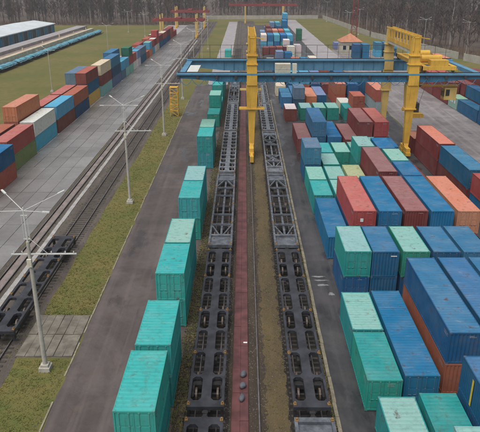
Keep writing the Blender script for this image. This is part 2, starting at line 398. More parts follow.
# ------------------------------------------------------------------ shipping containers
W, H = 2.44, 2.59
def corr(mb, axis, pos, a0, a1, z0, z1, depth, period, sign):
    """corrugated sheet: runs along axis between a0,a1, ridges vertical z0..z1, outward sign"""
    n = max(1, round((a1-a0)/period)); p = (a1-a0)/n; pts = []
    for i in range(n):
        b = a0+i*p; pts += [(b, 0), (b+p*.28, 0), (b+p*.5, -depth), (b+p*.78, -depth)]
    pts.append((a1, 0))
    for (u, d), (v, e) in zip(pts, pts[1:]):
        A = pos+d*sign; B = pos+e*sign
        if axis == 'y':   q = [(A,u,z0),(B,v,z0),(B,v,z1),(A,u,z1)]
        elif axis == 'x': q = [(u,A,z0),(v,B,z0),(v,B,z1),(u,A,z1)]
        if (axis == 'y') != (sign > 0): q.reverse()
        mb.quad(*q)
def container_meshes(L):
    h = L/2; d = {}
    f = MB(); t = .11
    for sx in (-1,1):
        for sy in (-1,1):
            x0, x1 = sorted((sx*(W/2), sx*(W/2-t))); y0, y1 = sorted((sy*h, sy*(h-t)))
            f.box(x0+.002*(sx<0), x1-.002*(sx>0), y0+.002, y1-.002, .12, H-.12)
        x0, x1 = sorted((sx*(W/2-.004), sx*(W/2-.075)))
        f.box(x0, x1, -h+.12, h-.12, H-.095, H-.012); f.box(x0, x1, -h+.12, h-.12, .03, .17)
    for sy in (-1,1):
        y0, y1 = sorted((sy*(h-.004), sy*(h-.09)))
        f.box(-W/2+.12, W/2-.12, y0, y1, H-.13, H-.012); f.box(-W/2+.12, W/2-.12, y0, y1, .03, .17)
    f.box(-W/2+.07, W/2-.07, -h+.1, h-.1, .13, .16)
    d['frame'] = f.mesh('frame', M['paint'])
    for k, sx in (('wall_w', -1), ('wall_e', 1)):
        m = MB(); corr(m, 'y', sx*(W/2-.018), -h+.10, h-.10, .15, H-.08, .04, .285, sx); d[k] = m.mesh('side_wall', M['paint'])
    m = MB(); corr(m, 'x', h-.018, -W/2+.10, W/2-.10, .15, H-.1, .04, .27, 1); d['end'] = m.mesh('end_wall', M['paint'])
    # roof: ridges across the width
    m = MB(); n = round((L-.16)/.36); p = (L-.16)/n; pts = []
    for i in range(n):
        b = -h+.08+i*p; pts += [(b, -.028), (b+p*.3, -.028), (b+p*.45, -.006), (b+p*.85, -.006)]
    pts.append((h-.08, -.028))
    for (u, a), (v, b) in zip(pts, pts[1:]): m.quad((-W/2+.07,u,H+a),(W/2-.07,u,H+a),(W/2-.07,v,H+b),(-W/2+.07,v,H+b))
    d['roof'] = m.mesh('roof', M['roof'])
    # the two door leaves at -Y with recessed panels, and their lock rods
    for k, s in (('door_w', -1), ('door_e', 1)):
        m = MB(); x0, x1 = sorted((s*.008, s*(W/2-.125)))
        m.box(x0, x1, -h+.03, -h+.07, .17, H-.13)
        for (z0, z1) in ((.27,.78),(.92,1.42),(1.56,2.30)):
            m.box(x0+.09, x1-.09, -h+.016, -h+.03, z0, z1)
        d[k] = m.mesh('door', M['paint'])
        m = MB()
        for xx in (.30, .88):
            m.tube((s*xx,-h-.012,.13),(s*xx,-h-.012,H-.09), .019, n=6)
            for zz in (.16,.75,1.5,H-.16): m.box(s*xx-.05, s*xx+.05, -h-.016, -h+.03, zz-.035, zz+.035)
            m.beam((s*xx,-h-.02,1.0),(s*xx+s*(.2 if xx<.5 else -.22),-h-.02,.97), .03, .05)
        d['rods_'+k] = m.mesh('lock_rods', M['paint'])
    m = MB().box(-.089,.089,-.082,.082,-.06,.06); d['cast'] = m.mesh('corner_casting', M['paint'])
    # all in one, for containers too far away to show parts
    return d
CM = {20: container_meshes(6.06), 40: container_meshes(12.19)}
LEN = {20: 6.06, 40: 12.19}
mk = MB()
mk.box(-.02,.02,-.02,.02,-.02,.02)
PL = {  # flat placards, real stickers on the doors
  'door': MB().quad((.35,-.02,1.72),(.62,-.02,1.72),(.62,-.02,1.98),(.35,-.02,1.98)),
}
C = dict(teal=(0.02,0.265,0.25), turq=(0.035,0.345,0.335), mint=(0.22,0.44,0.39), green=(0.015,0.25,0.19), pgreen=(0.25,0.42,0.30),
         olive=(0.18,0.24,0.08), ygreen=(0.36,0.42,0.24), blue=(0.012,0.095,0.205), bright=(0.01,0.14,0.30), navy=(0.02,0.07,0.14),
         steel=(0.04,0.165,0.30), sky=(0.08,0.34,0.50), slate=(0.10,0.17,0.25), red=(0.34,0.065,0.055), maroon=(0.17,0.035,0.035),
         rust=(0.36,0.10,0.06), brown=(0.19,0.055,0.04), orange=(0.55,0.19,0.09), salmon=(0.55,0.21,0.14), white=(0.62,0.60,0.54),
         cream=(0.60,0.52,0.40), yellow=(0.58,0.40,0.08), grey=(0.30,0.33,0.36), dgreen=(0.025,0.14,0.08), lav=(0.16,0.22,0.38), fred=(0.44,0.13,0.11), fmar=(0.27,0.115,0.115), fblue=(0.035,0.155,0.29))
WORD = dict(teal='teal', turq='turquoise', mint='pale mint', green='deep green', pgreen='pale green', olive='olive green', ygreen='yellowish green',
            blue='blue', bright='bright blue', navy='navy blue', steel='steel blue', sky='light blue', slate='slate blue', red='red', maroon='maroon',
            rust='rusty red', brown='brown', orange='orange', salmon='salmon pink', white='white', cream='cream', yellow='yellow', grey='grey',
            dgreen='dark green', lav='lavender blue')
crnd = random.Random(11)
def container(x, y, lvl, ln, col, label, group, roof=None, doors=True, detail=True, jit=0.03, sticker=None):
    """x = edge nearest the tracks' left side (west), y = near end, lvl 0 = on the ground"""
    L = LEN[ln]; d = CM[ln]
    t = thing('shipping_container', label, 'container', (x+W/2+crnd.uniform(-jit,jit), y+L/2+crnd.uniform(-jit,jit), 0.05+lvl*2.6), crnd.uniform(-.003,.003), group)
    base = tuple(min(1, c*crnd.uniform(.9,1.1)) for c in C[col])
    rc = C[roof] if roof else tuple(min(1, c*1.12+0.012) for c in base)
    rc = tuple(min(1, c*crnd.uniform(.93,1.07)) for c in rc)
    rz = 0 if doors else math.pi
    def p(nm, me, colr, par=t, loc=(0,0,0)): return put(nm, me, par, loc, (0,0,rz) if par is t else (0,0,0), colr)
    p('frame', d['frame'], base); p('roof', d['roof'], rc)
    p('side_wall', d['wall_w'], base); p('side_wall', d['wall_e'], base); p('end_wall', d['end'], base)
    for k in ('door_w', 'door_e'):
        dr = p('door', d[k], base)
        if detail: put('lock_rods', d['rods_'+k], dr, color=tuple(c*.75+.07 for c in base))
    if detail:
        for sx in (-1,1):
            for sy in (-1,1):
                for z in (.06, H-.06): put('corner_casting', d['cast'], t, (sx*(W/2-.085), sy*(L/2-.078), z), color=tuple(c*.7+.05 for c in base))
    if detail and crnd.random() < .55:
        mm = MB(); nr = crnd.randint(1,3); yq = -L/2-.034 if doors else -L/2+.03-.045
        for r_ in range(nr):
            xx = .2; zq = 2.3-r_*.1
            while xx < crnd.uniform(.5,.95):
                w_ = crnd.uniform(.02,.045); mm.quad((xx,yq,zq),(xx+w_,yq,zq),(xx+w_,yq,zq+.05),(xx,yq,zq+.05)); xx += w_+.025
        for sx in (-1,1):
            xo = sx*(W/2+.004); y0_ = -L/2+.35 if sx < 0 else L/2-.35; q0 = 0
            for r_ in range(2):
                q0 = 0
                while q0 < .8:
                    w_ = crnd.uniform(.04,.08); zq = 2.2-r_*.15; ya, yb = (y0_+q0, y0_+q0+w_) if sx < 0 else (y0_-q0, y0_-q0-w_)
                    mm.quad((xo,ya,zq),(xo,yb,zq),(xo,yb,zq+.06),(xo,ya,zq+.06)); q0 += w_+.03
        tag(build(mm, 'stencil_marks', M['stencil'], t), kind='stuff')
    if sticker:
        nm, q = sticker; build(q, nm, M['yellowmark'] if nm == 'yellow_stripe' else M['white'], t)
    return t
def stk(quads):
    m = MB()
    for (a,b,c,d_) in quads: m.quad((a,b[0],b[1]) if 0 else a, b, c, d_)
    return m
def near_sticker(L, x0, x1, z0, z1, off=.035):
    y = -L/2-off
    return MB().quad((x0,y,z0),(x1,y,z0),(x1,y,z1),(x0,y,z1))
def west_sticker(y0, y1, z0, z1):
    x = -W/2-.006
    return MB().quad((x,y1,z0),(x,y0,z0),(x,y0,z1),(x,y1,z1))
TIER = {1: ['on the ground'], 2: ['at the bottom', 'on top'], 3: ['at the bottom', 'in the middle', 'on top'], 4: ['at the bottom', 'second up', 'third up', 'on top']}
def stack(x, y, ln, cols, where, group, roof=None, doors=True, detail=True, sticker=None):
    n = len(cols)
    for i, c in enumerate(cols):
        size = 'short' if ln == 20 else 'long'
        lab = '%s %s container %s %s' % (WORD[c], size, TIER[n][i] + (' of' if n > 1 else ','), where)
        container(x, y, i, ln, c, lab, group, roof if i == n-1 else None, doors, detail, sticker=sticker if i == n-1 else None)

# --- teal row left of the tracks (west side -7.46)
G1 = 'teal containers left of the tracks'
X1 = -7.46
rows = [(27.8,['teal','turq'],'turq'), (34.5,['teal','turq'],'turq'), (45.1,['teal','turq'],'turq'), (51.4,['teal','teal'],'mint'),
        (63.7,['teal','turq'],'turq'), (70.0,['teal','teal'],'mint'), (91.8,['teal','teal'],'turq'), (98.1,['teal','teal'],'mint'),
        (120.3,['green'],'teal'), (126.9,['green','teal'],'mint'), (133.2,['teal'],'teal'), (139.6,['teal','teal'],'turq'), (146,['green','teal'],'mint'), (152.4,['teal','teal'],'turq'), (159,['teal'],'turq'), (234,['turq'],'turq')]
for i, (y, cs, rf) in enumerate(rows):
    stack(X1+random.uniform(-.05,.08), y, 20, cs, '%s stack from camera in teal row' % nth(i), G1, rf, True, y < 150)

# --- right-hand yard, six columns
XC = [8.9, 11.7, 14.47, 17.23, 20.0, 22.8]
G2 = 'containers stacked in the right yard'
yard_rows = {}
def ry(col, y, ln, cols, roof=None, doors=True, x=None, sticker=None):
    yard_rows.setdefault(col, []).append((y, ln, cols, roof, doors, x, sticker))
ry(0, 26.4, 20, ['teal'], 'mint'); ry(1, 26.8, 20, ['teal'], 'teal'); ry(1, 20.65, 20, ['teal','mint'], 'mint')
ry(2, 21.2, 40, ['blue','blue'], 'fblue', sticker=('yellow_stripe', west_sticker(3.9,4.15,.25,2.2)))
ry(0, 34.2, 20, ['teal'], 'teal', x=8.5); ry(0, 40.6, 20, ['teal'], 'mint', x=8.55)
ry(1, 34.7, 40, ['bright'], 'bright', x=11.25)
ry(2, 36.1, 40, ['rust','blue'], 'fblue', False); ry(3, 36.2, 40, ['blue','blue'], 'fblue'); ry(4, 36.2, 40, ['blue','steel'], 'fblue'); ry(5, 36.2, 40, ['maroon','blue'])
ry(0, 49.5, 20, ['blue','teal'], 'mint', x=9.2); ry(1, 49.5, 20, ['blue','blue'], 'fblue', False, sticker=('placard', near_sticker(6.06,.45,1.0,2.1,2.2)))
ry(2, 49.5, 20, ['blue','green'], 'mint'); ry(3, 49.5, 20, ['blue','blue'], 'fblue'); ry(4, 49.5, 20, ['navy','steel'], 'fblue'); ry(5, 49.6, 20, ['blue'])
ry(0, 58.7, 40, ['bright'], 'bright', False, x=9.0)
ry(1, 59.7, 40, ['blue','red'], 'fred', sticker=('placard', near_sticker(12.19,-.45,-.12,1.35,1.75,.04))); ry(2, 59.7, 40, ['brown','bright'], 'bright')
ry(3, 59.7, 40, ['blue','maroon'], 'fmar', False); ry(4, 59.7, 40, ['teal','bright'], 'bright', False); ry(5, 59.7, 40, ['maroon','salmon'], 'salmon')
ry(0, 71.9, 20, ['teal'], 'turq'); ry(0, 78.3, 20, ['teal'], 'mint'); ry(1, 72.2, 20, ['teal'], 'mint'); ry(1, 78.5, 20, ['teal'], 'mint')
ry(2, 79.2, 20, ['ygreen'], 'ygreen'); ry(2, 72.6, 20, ['green'])
ry(0, 85.2, 20, ['blue','steel'], 'slate'); ry(1, 85.5, 20, ['teal'], 'mint'); ry(1, 92.0, 20, ['teal'], 'turq'); ry(2, 92.2, 20, ['green'], 'mint')
ry(3, 73.7, 40, ['maroon','maroon'], 'fmar', False); ry(3, 86.1, 20, ['green','teal'], 'mint', x=16.8); ry(3, 92.5, 20, ['teal'], 'mint')
ry(4, 72.3, 20, ['blue','bright'], 'bright'); ry(4, 78.7, 20, ['teal','teal'], 'mint'); ry(4, 85.1, 20, ['blue','bright'], 'bright', x=19.6); ry(4, 95.9, 20, ['teal'], 'mint')
ry(5, 73, 40, ['maroon'], 'maroon'); ry(5, 95.5, 20, ['bright'], 'bright')
ry(0, 100.4, 40, ['maroon'], 'fmar', x=9.15); ry(1, 102, 40, ['blue','steel'], 'fblue', x=11.75); ry(2, 101.9, 40, ['bright'], 'bright'); ry(3, 100, 40, ['maroon'], 'fmar')
ry(4, 102, 40, ['brown','maroon'], 'fmar', False, x=19.75); ry(5, 102, 40, ['maroon','red'], 'fred', x=22.45)
ry(0, 125.4, 20, ['brown'], 'white', x=8.6); ry(1, 126.4, 20, ['green'], 'mint', x=11.9); ry(2, 126.6, 20, ['green'], 'mint', x=14.9); ry(3, 126.6, 20, ['teal'], 'mint', x=17.7)
ry(4, 126, 20, ['teal'], 'teal', x=21.2); ry(4, 132.4, 20, ['cream'], 'white', x=21.2)
ry(0, 139, 20, ['steel'], 'fblue', x=8.6); ry(0, 145.4, 20, ['blue'], 'fblue', x=8.6); ry(0, 154, 20, ['cream'], 'cream', x=8.1)
ry(1, 136, 20, ['navy','slate'], 'slate', x=11.2); ry(1, 143, 40, ['blue'], 'fblue', x=11.2); ry(2, 140, 40, ['orange'], 'salmon', x=14.4); ry(3, 141.5, 40, ['blue'], 'lav', x=16.9); ry(4, 141.5, 40, ['rust','rust'], 'salmon', x=21.3, doors=True)
ry(1, 157, 40, ['blue','sky'], 'sky'); ry(2, 157, 40, ['rust','sky'], 'sky'); ry(3, 157, 40, ['blue','lav'], 'lav'); ry(4, 157, 20, ['maroon'])
ry(0, 206, 20, ['white'], 'white', x=7.6); ry(1, 206, 20, ['blue','lav'], 'lav', x=10.6); ry(2, 203, 20, ['bright','bright'], 'bright', x=13.3)
ry(3, 208, 20, ['cream'], 'white', x=16.4); ry(4, 208, 20, ['white'], 'white', x=19.1); ry(3, 222, 20, ['white','white'], 'white', x=15.6); ry(4, 226, 20, ['white','white'], 'white', x=18.3)
for k in range(4): ry(k, 243+k*1.0, 20, [['maroon'],['maroon'],['brown'],['maroon','white']][k], x=5.9+8*0+k*2.8+1.2)
for k in range(5): ry(k, 268, 40, [['sky','white'],['sky','bright'],['bright','sky'],['teal','bright'],['blue','sky']][k], x=7.2+k*2.8)
for k in range(5): ry(k, 292, 40, [['blue'],['rust','brown'],['rust','salmon'],['blue','rust'],['blue','sky']][k], x=7.6+k*2.8)
for k in range(5): ry(k, 318, 40, [['lav'],['lav','maroon'],['rust'],['slate','blue'],['bright','bright','bright']][k], x=8+k*2.8)
ry(4, 334, 40, ['bright','bright','bright','sky'], x=20.5); ry(5, 300, 20, ['dgreen','dgreen'], x=25.2)
ry(3, 345, 40, ['blue','sky'], x=17); ry(2, 345, 40, ['maroon','lav'], x=14); ry(1, 345, 40, ['slate'], x=11)
ry(0, 170, 20, ['maroon']); ry(1, 172, 40, ['blue','lav']); ry(2, 172, 40, ['brown','sky']); ry(3, 172, 40, ['navy','blue']); ry(1, 187, 20, ['cream']); ry(2, 187, 20, ['red','rust']); ry(3, 187, 20, ['blue','bright']); ry(4, 190, 20, ['maroon','cream']); ry(0, 187, 20, ['blue']); ry(5, 126, 20, ['maroon','rust']); ry(5, 141.5, 40, ['navy','blue'], x=24.2); ry(5, 157, 40, ['maroon','blue'], x=23.6); ry(4, 165, 20, ['teal','rust'], x=20.4); ry(5, 180, 40, ['blue']); ry(4, 176, 20, ['white'], x=20)
for c, lst in yard_rows.items():
    lst.sort(key=lambda e: e[0])
    for i, (y, ln, cs, rf, dr, x, st) in enumerate(lst):
        stack(XC[c] if x is None else x, y, ln, cs, '%s stack from camera, column %s' % (nth(i), ['one','two','three','four','five','six'][c]), G2, rf, dr, y < 128, st)

# --- single line right of the crane rail
G3 = 'containers in line right of the crane leg'
for i, (y, ln, cs, rf, dr) in enumerate([(48.6,40,['blue','red'],'red',True), (61,40,['bright','red'],'red',True), (74.4,40,['maroon','blue'],'steel',True), (87.5,40,['maroon','maroon'],'salmon',False),
        (100.6,20,['maroon'],'salmon',False), (133.5,40,['grey','rust'],'salmon',True), (146.5,40,['blue','blue'],'blue',True)]):
    stack(29.1, y, ln, cs, '%s stack from camera beside crane rail' % nth(i), G3, rf, dr, y < 128)
# --- far right block beyond the lane
G4 = 'containers beyond the lane on the far right'
gm = west_sticker(-1.6,1.6,1.2,2.0)
marks = MB()
for k, (a, b) in enumerate(((-1.9,-1.2),(-.2,.5),(.8,1.5))):
    q = west_sticker(a, b, 1.25, 2.0); nn = len(marks.v); marks.v += q.v; marks.f += [tuple(v+nn for v in f) for f in q.f]
blk = [(48.5,111.5,40,['blue','blue'],None,None), (48.5,124.2,40,['blue'],'blue',None), (48.5,137,20,['pgreen'],'pgreen',('white_mark', marks)), (48.5,143.6,40,['maroon','maroon'],None,None), (48.5,156.2,40,['brown','red'],None,None),
       (51.3,128,40,['brown','blue'],'blue',None), (51.3,141,40,['red','maroon'],None,None), (51.3,154,40,['red','red'],None,None), (54.1,124,40,['brown','blue','red'],'red',None), (54.1,137,40,['brown','rust','maroon'],None,None),
       (56.9,122,40,['blue','maroon'],None,None), (61,190,40,['blue','rust'],'salmon',None), (57,205,40,['sky','sky'],'sky',None)]
brow = {}
for (x, y, ln, cs, rf, st) in sorted(blk, key=lambda e: e[1]):
    r = [48.5,51.3,54.1,56.9].index(x) if x in (48.5,51.3,54.1,56.9) else 4
    k = brow[r] = brow.get(r, 0)+1
    w = '%s stack, %s row beyond the lane' % (nth(k-1), nth(r)) if r < 4 else '%s stack by far forest wall' % nth(k-1)
    stack(x, y, ln, cs, w, G4, rf, True, False, st)
G5 = 'containers by the orange-roofed office'
for i, (x, y, cs) in enumerate([(40.6,229,['blue','blue']), (43.8,229,['bright','bright']), (50,236,['sky','steel']), (53.2,236,['navy','steel']), (38,262,['lav']), (56.5,240,['blue','sky'])]):
    stack(x, y, 20, cs, '%s stack near orange-roofed office' % nth(i), G5, None, True, False)

# --- long row on the left yard (east faces at about -36)
G6 = 'containers lined up on the left yard'
XL = -36.1 - W
lrow = [(XL+1.6,74.7,40,['rust','blue'],'bright'), (XL+.3,88,40,['olive','red'],'fred'), (XL,101.3,40,['sky','white'],'white'), (XL,114.6,40,['brown','sky'],'sky'), (XL,127.2,40,['navy','rust'],'rust'),
        (XL-.4,140,40,['yellow','blue','brown'],'rust'), (XL,153.5,40,['mint','brown','cream'],'cream'), (XL,166.5,40,['slate','navy','steel'],'fblue'), (XL,180,20,['slate','sky'],'sky'), (XL,186.5,20,['mint','sky'],'sky'),
        (XL,193,20,['mint','red','dgreen'],'dgreen'), (XL,200,20,['white','rust'],'rust'), (XL,208,20,['white','lav'],'sky'), (XL,215,40,['blue','slate'],'slate'), (XL,229,20,['rust'],'rust'), (XL,236,20,['orange','sky'],'mint'), (XL,243,20,['sky','red'],'red'),
        (XL,250,20,['white','maroon'],'white'), (XL,257,20,['cream','red','red'],'red'), (XL,264,40,['blue','maroon'],'maroon'), (XL,278,40,['blue','red'],'cream'), (XL,292,40,['navy','maroon'],'maroon'), (XL,306,40,['red','rust'],'red'), (XL,320,40,['red'],'red')]
for i, (x, y, ln, cs, rf) in enumerate(lrow):
    stack(x, y, ln, cs, '%s stack from camera along left yard' % nth(i), G6, rf, True, y < 128)
G7 = 'containers in the second line on the left yard'
for i, (y, ln, cs, rf) in enumerate([(88,40,['rust','brown'],'rust'), (101.5,40,['rust','rust','orange'],'salmon'), (115,40,['brown','brown'],'fred'), (128,40,['rust','brown'],'fred'), (140,40,['slate','blue','slate'],'slate'), (180,40,['blue','steel','steel'],'fblue'), (207,40,['sky','sky'],'sky'), (228,40,['red','rust'],'red'), (250,40,['red','rust'],'rust'), (268,40,['cream','maroon'],'cream')]):
    stack(XL-2.8, y, ln, cs, '%s stack behind left row' % nth(i), G7, rf, True, y < 118)

# ------------------------------------------------------------------ flat container wagons
def wheelset_meshes():
    m = MB(); 
    for s in (-.76,.76):
        m.tube((s-.07,0,.46),(s+.07,0,.46), .46, n=18)
    return m.mesh('wheelset', M['wheel'])
def bogie_frame():
    m = MB()
    for s in (-1.02, 1.02):
        m.xprism([(-1.35,.35),(-.9,.22),(.9,.22),(1.35,.35),(1.35,.62),(.55,.62),(.4,.8),(-.4,.8),(-.55,.62),(-1.35,.62)], s-.09, s+.09)
    m.box(-.95,.95,-.25,.25,.4,.78)
    return m.mesh('bogie', M['under'])
WS, BF = wheelset_meshes(), bogie_frame()
AX = MB().tube((-.95,0,.46),(.95,0,.46), .08, n=8).mesh('axle', M['under'])
def spine_deck(L, cells):
    m = MB(); h = L/2; z0, z1 = .86, 1.16
    m.box(-1.27,-1.08,-h,h,z0,z1); m.box(1.08,1.27,-h,h,z0,z1); m.box(-.34,.34,-h,h,z0-.15,z1-.003)
    p = (L-.7)/cells
    for i in range(cells+1):
        y = -h+.35+i*p; w = .35 if i in (0, cells) else .14
        for s in (-1,1):
            x0, x1 = sorted((s*.335, s*1.085)); m.box(x0, x1, max(-h+.004, y-w), min(h-.004, y+w), z0+.02, z1-.006)
    g = .2
    for i in range(cells):
        a = -h+.35+i*p+(.35 if i == 0 else .14)-.004; b = -h+.35+(i+1)*p-(.35 if i == cells-1 else .14)+.004
        for s in (-1,1):
            for (xx, dx) in ((.335,1),(1.085,-1)):
                for (yy, dy) in ((a,1),(b,-1)):
                    pts = [(s*xx,yy),(s*(xx+dx*g),yy),(s*xx,yy+dy*g*1.3)]
                    ar = (pts[1][0]-pts[0][0])*(pts[2][1]-pts[0][1])-(pts[2][0]-pts[0][0])*(pts[1][1]-pts[0][1])
                    if ar < 0: pts.reverse()
                    m.prism(pts, z0+.1, z1-.009)
    return m
def lattice_deck(L, full):
    m = MB(); h = L/2; z0, z1 = .80, 1.16
    m.box(-1.32,-1.10,-h,h,z0,z1); m.box(1.10,1.32,-h,h,z0,z1)
    for s in (-1,1):
        def yb(a, b): return sorted((s*a, s*b))
        y0, y1 = yb(h-.45, h-.002); m.box(-1.1,1.1,y0,y1,z0,z1-.004)
        y0, y1 = yb(h-3.0, h-2.6); m.box(-1.1,1.1,y0,y1,z0,z1-.004)
        y0, y1 = yb(h-2.6, h-.45); m.box(-1.1,1.1,y0,y1,z0,z0+.12)
        for q in (-1,1):
            m.beam((q*.25,s*(h-3.0),1.0),(q*1.1,s*(h-5.6),1.0), .16, .22)
        y0, y1 = yb(h-6.2, h-6.0); m.box(-1.1,1.1,y0,y1,z0+.1,z1-.05)
        y0, y1 = yb(h-9.4, h-9.22); m.box(-1.1,1.1,y0,y1,z0+.1,z1-.05)
        if not full: continue
        m.beam((-1.05,s*(h-6.2),.95),(0,s*(h-7.9),.95), .13, .2); m.beam((1.05,s*(h-6.2),.95),(0,s*(h-7.9),.95), .13, .2)
        m.beam((-1.05,s*(h-9.3),.951),(0,s*(h-7.85),.951), .13, .2); m.beam((1.05,s*(h-9.3),.951),(0,s*(h-7.85),.951), .13, .2)
    m.box(-.12,.12,-h+3.0,h-3.0,z0-.12,z0+.08)
    return m
WL = 25.5
SPINE = spine_deck(WL, 8).mesh('deck_frame', M['wagon']); SPINEL = spine_deck(WL, 11).mesh('deck_frame', M['wagonlight'])
LATT = lattice_deck(WL, False).mesh('deck_frame', simple('grey_lattice_paint', (0.115,0.125,0.142), 0.4, 1.6, 0.55, 0.4, (0.06,0.045,0.035), 0.6)); LATX = lattice_deck(WL, True).mesh('deck_frame', M['wagonlight']); SPINES = spine_deck(19.6, 7).mesh('deck_frame', M['wagon'])
PINM = MB().box(-.1,.1,-.13,.13,0,.07).box(-.045,.045,-.06,.06,.07,.2).mesh('container_pin', M['pin'])
COUP = MB().box(-.14,.14,-.75,0,.62,.9).box(-.2,.2,-.62,-.38,.58,.94).mesh('coupler', M['under'])
STEP = MB().box(-1.25,-1.05,-.1,.3,.3,.9).box(1.05,1.25,-.1,.3,.3,.9).mesh('end_step', M['under'])
BRK = MB().box(-.55,.55,-.7,.7,.42,.78).tube((.2,-1.4,.6),(.2,1.4,.6),.16,n=10).mesh('brake_gear', M['under'])
def wagon(x, y0, me, L, label, group, pins=True):
    t = thing('flat_wagon', label, 'wagon', (x, y0+L/2, .15), 0, group)
    put('deck_frame', me, t)
    for by in (-L/2+3.1, L/2-3.1) + ((0,) if L > 22 else ()):
        b = put('bogie', BF, t, (0,by,0))
        for a in (-.92,.92):
            put('wheelset', WS, b, (0,a,0.04)); put('axle', AX, b, (0,a,0.04))
    put('coupler', COUP, t, (0,-L/2+.25,0)); put('coupler', COUP, t, (0,L/2-.25,0), (0,0,math.pi))
    put('end_step', STEP, t, (0,-L/2+.15,0)); put('end_step', STEP, t, (0,L/2-.45,0))
    for yy in (-6.2, 6.2): put('brake_gear', BRK, t, (0,yy,0))
    if pins:
        for yy in (-L/2+.3, -L/2+6.3, 0, L/2-6.3, L/2-.3):
            for s in (-1,1): put('container_pin', PINM, t, (s*1.16,yy,1.163))
    return t
P = 26.5
yw = [hy(412,1.3)-P+.5 + k*P for k in range(13)]
lt = ['spine','spine','latt','spl','spl','lattx','spl']
rt = ['latt','spine','latt','lattx','spl','spl','lattx','spl']
KW = dict(spine='ladder-deck', spl='pale ladder-deck', latt='open lattice-deck', lattx='cross-braced lattice-deck'); KM = dict(spine=SPINE, spl=SPINEL, latt=LATT, lattx=LATX)
for side, x, ts in (('left', LWX, lt), ('right', RWX, rt)):
    for i, k in enumerate(ts):
        wagon(x, yw[i], KM[k], WL, '%s flat wagon, %s from camera, track %s of red walkway' % (KW[k], nth(i), side), 'empty wagons %s of the red walkway' % side)
wagon(-20.2, 42.2, SPINES, 19.6, 'short empty ladder-deck wagon beside the lamp post on the far left track', None)

# sacks lying on the walkway
def blob(rx, ry_, rz, seed, nu=12, nv=7):
    m = MB(); rnd = random.Random(seed); m.v.append((0,0,-rz*.8))
    ph = [rnd.uniform(0,6.28) for _ in range(4)]
    for i in range(1, nv):
        t = math.pi*i/nv
        for j in range(nu):
            a = 2*math.pi*j/nu; k = 1+.14*math.sin(2*a+ph[0])+.08*math.sin(3*a+ph[1]+2*t)
            z = -math.cos(t)*rz; m.v.append((rx*k*math.sin(t)**.7*math.cos(a), ry_*k*math.sin(t)**.7*math.sin(a), max(z, -rz*.8)))
    m.v.append((0,0,rz)); e = len(m.v)-1
    for j in range(nu):
        k = (j+1) % nu; m.f.append((0, 1+k, 1+j)); m.f.append((e, 1+(nv-2)*nu+j, 1+(nv-2)*nu+k))
        for i in range(nv-2): m.f.append((1+i*nu+j, 1+i*nu+k, 1+(i+1)*nu+k, 1+(i+1)*nu+j))
    return m
for i, (yy, lab) in enumerate(((hy(401,0),'dark grey sack nearest the camera on the red walkway'), (hy(388.5,0),'dark grey sack in the middle of three on the red walkway'), (hy(377,0),'dark grey sack farthest of three on the red walkway'))):
    tag(build(blob(.24,.34,.2,i), 'sack', M['sack'], None, (-.12+.06*i, yy, .29), smooth=True), lab, 'sack', 'sacks on the walkway')

# ------------------------------------------------------------------ lamp posts
def lamp_post(x, y, label, h=13.6, cross=True, group='concrete lamp posts', rz=0):
    t = thing('lamp_post', label, 'lamp post', (x, y, 0), rz, group)
    build(MB().tube((0,0,.3),(0,0,h-2.6), .19 if cross else .11, .12 if cross else .07, 12), 'pole', M['concpole'], t, smooth=False)
    f = MB().box(-.42,.42,-.42,.42,-.05,.34); f.box(-.3,.3,-.3,.3,.34,.55); build(f, 'footing', M['concpole'], t)
    hd = MB().tube((0,0,h-2.7),(0,0,h), .06, .045, 8)
    if cross:
        hd.tube((-.2,0,h-2.4),(-.2,0,h-.6),.025,n=6); hd.tube((.2,0,h-2.4),(.2,0,h-.6),.025,n=6)
        hd.beam((-.25,0,h-2.4),(.25,0,h-2.4),.06,.06); hd.beam((-.25,0,h-.6),(.25,0,h-.6),.06,.06)
    build(hd, 'pole_head', M['lamp'], t)
    for (dx, dy, dz) in ((-1.7,1.5,.75),(2.1,1.5,.75),(-2.4,-.35,.05),(1.5,-.35,.05)):
        a = build(MB().tube((0,0,h-.25),(dx,dy,h-.25+dz), .028, .022, 6), 'arm', M['lamp'], t)
        d = Vector((dx,dy,dz)).normalized(); p = Vector((dx,dy,h-.25+dz))
        build(MB().beam(p-d*.05, p+d*.5, .14, .09), 'lamp_head', M['lamp'], a)
    if cross:
        z = h-3.6
        c = build(MB().beam((-1.3,0,z),(3.4,0,z+.06),.09,.09), 'crossarm', M['lamp'], t)
        m = MB()
        for xx in (-1.1,-.5,1.6,2.6,3.2): m.tube((xx,0,z+.04),(xx,0,z+.25),.05,.04,6)
        build(m, 'insulators', M['lamp'], c)
        build(MB().tube((0,0,z+1.4),(1.3,0,z+.1),.02,n=5), 'stay', M['lamp'], t)
        build(MB().box(-.16,.16,-.3,-.14,z-.9,z-.3), 'junction_box', M['cream'], t)
    return t
for i in range(7):
    lamp_post(-15.4, 38.9+37.1*i, 'pale concrete lamp post with crossarm, %s from camera on the grass strip' % nth(i), 13.5, i < 4)
for i, (x, y) in enumerate(((-51,160),(-54,245),(-51,320),(-64,345))):
    lamp_post(x, y, 'thin lamp post in the left meadow, %s from camera' % nth(i), 11, False, 'lamp posts in the left meadow')
for i, (x, y) in enumerate(((56,430),(60,330),(72,250),(84,235),(50,300))):
    lamp_post(x, y, 'thin lamp post at the forest edge on the right, %s of five' % nth(i), 13, False, 'lamp posts at the forest edge')

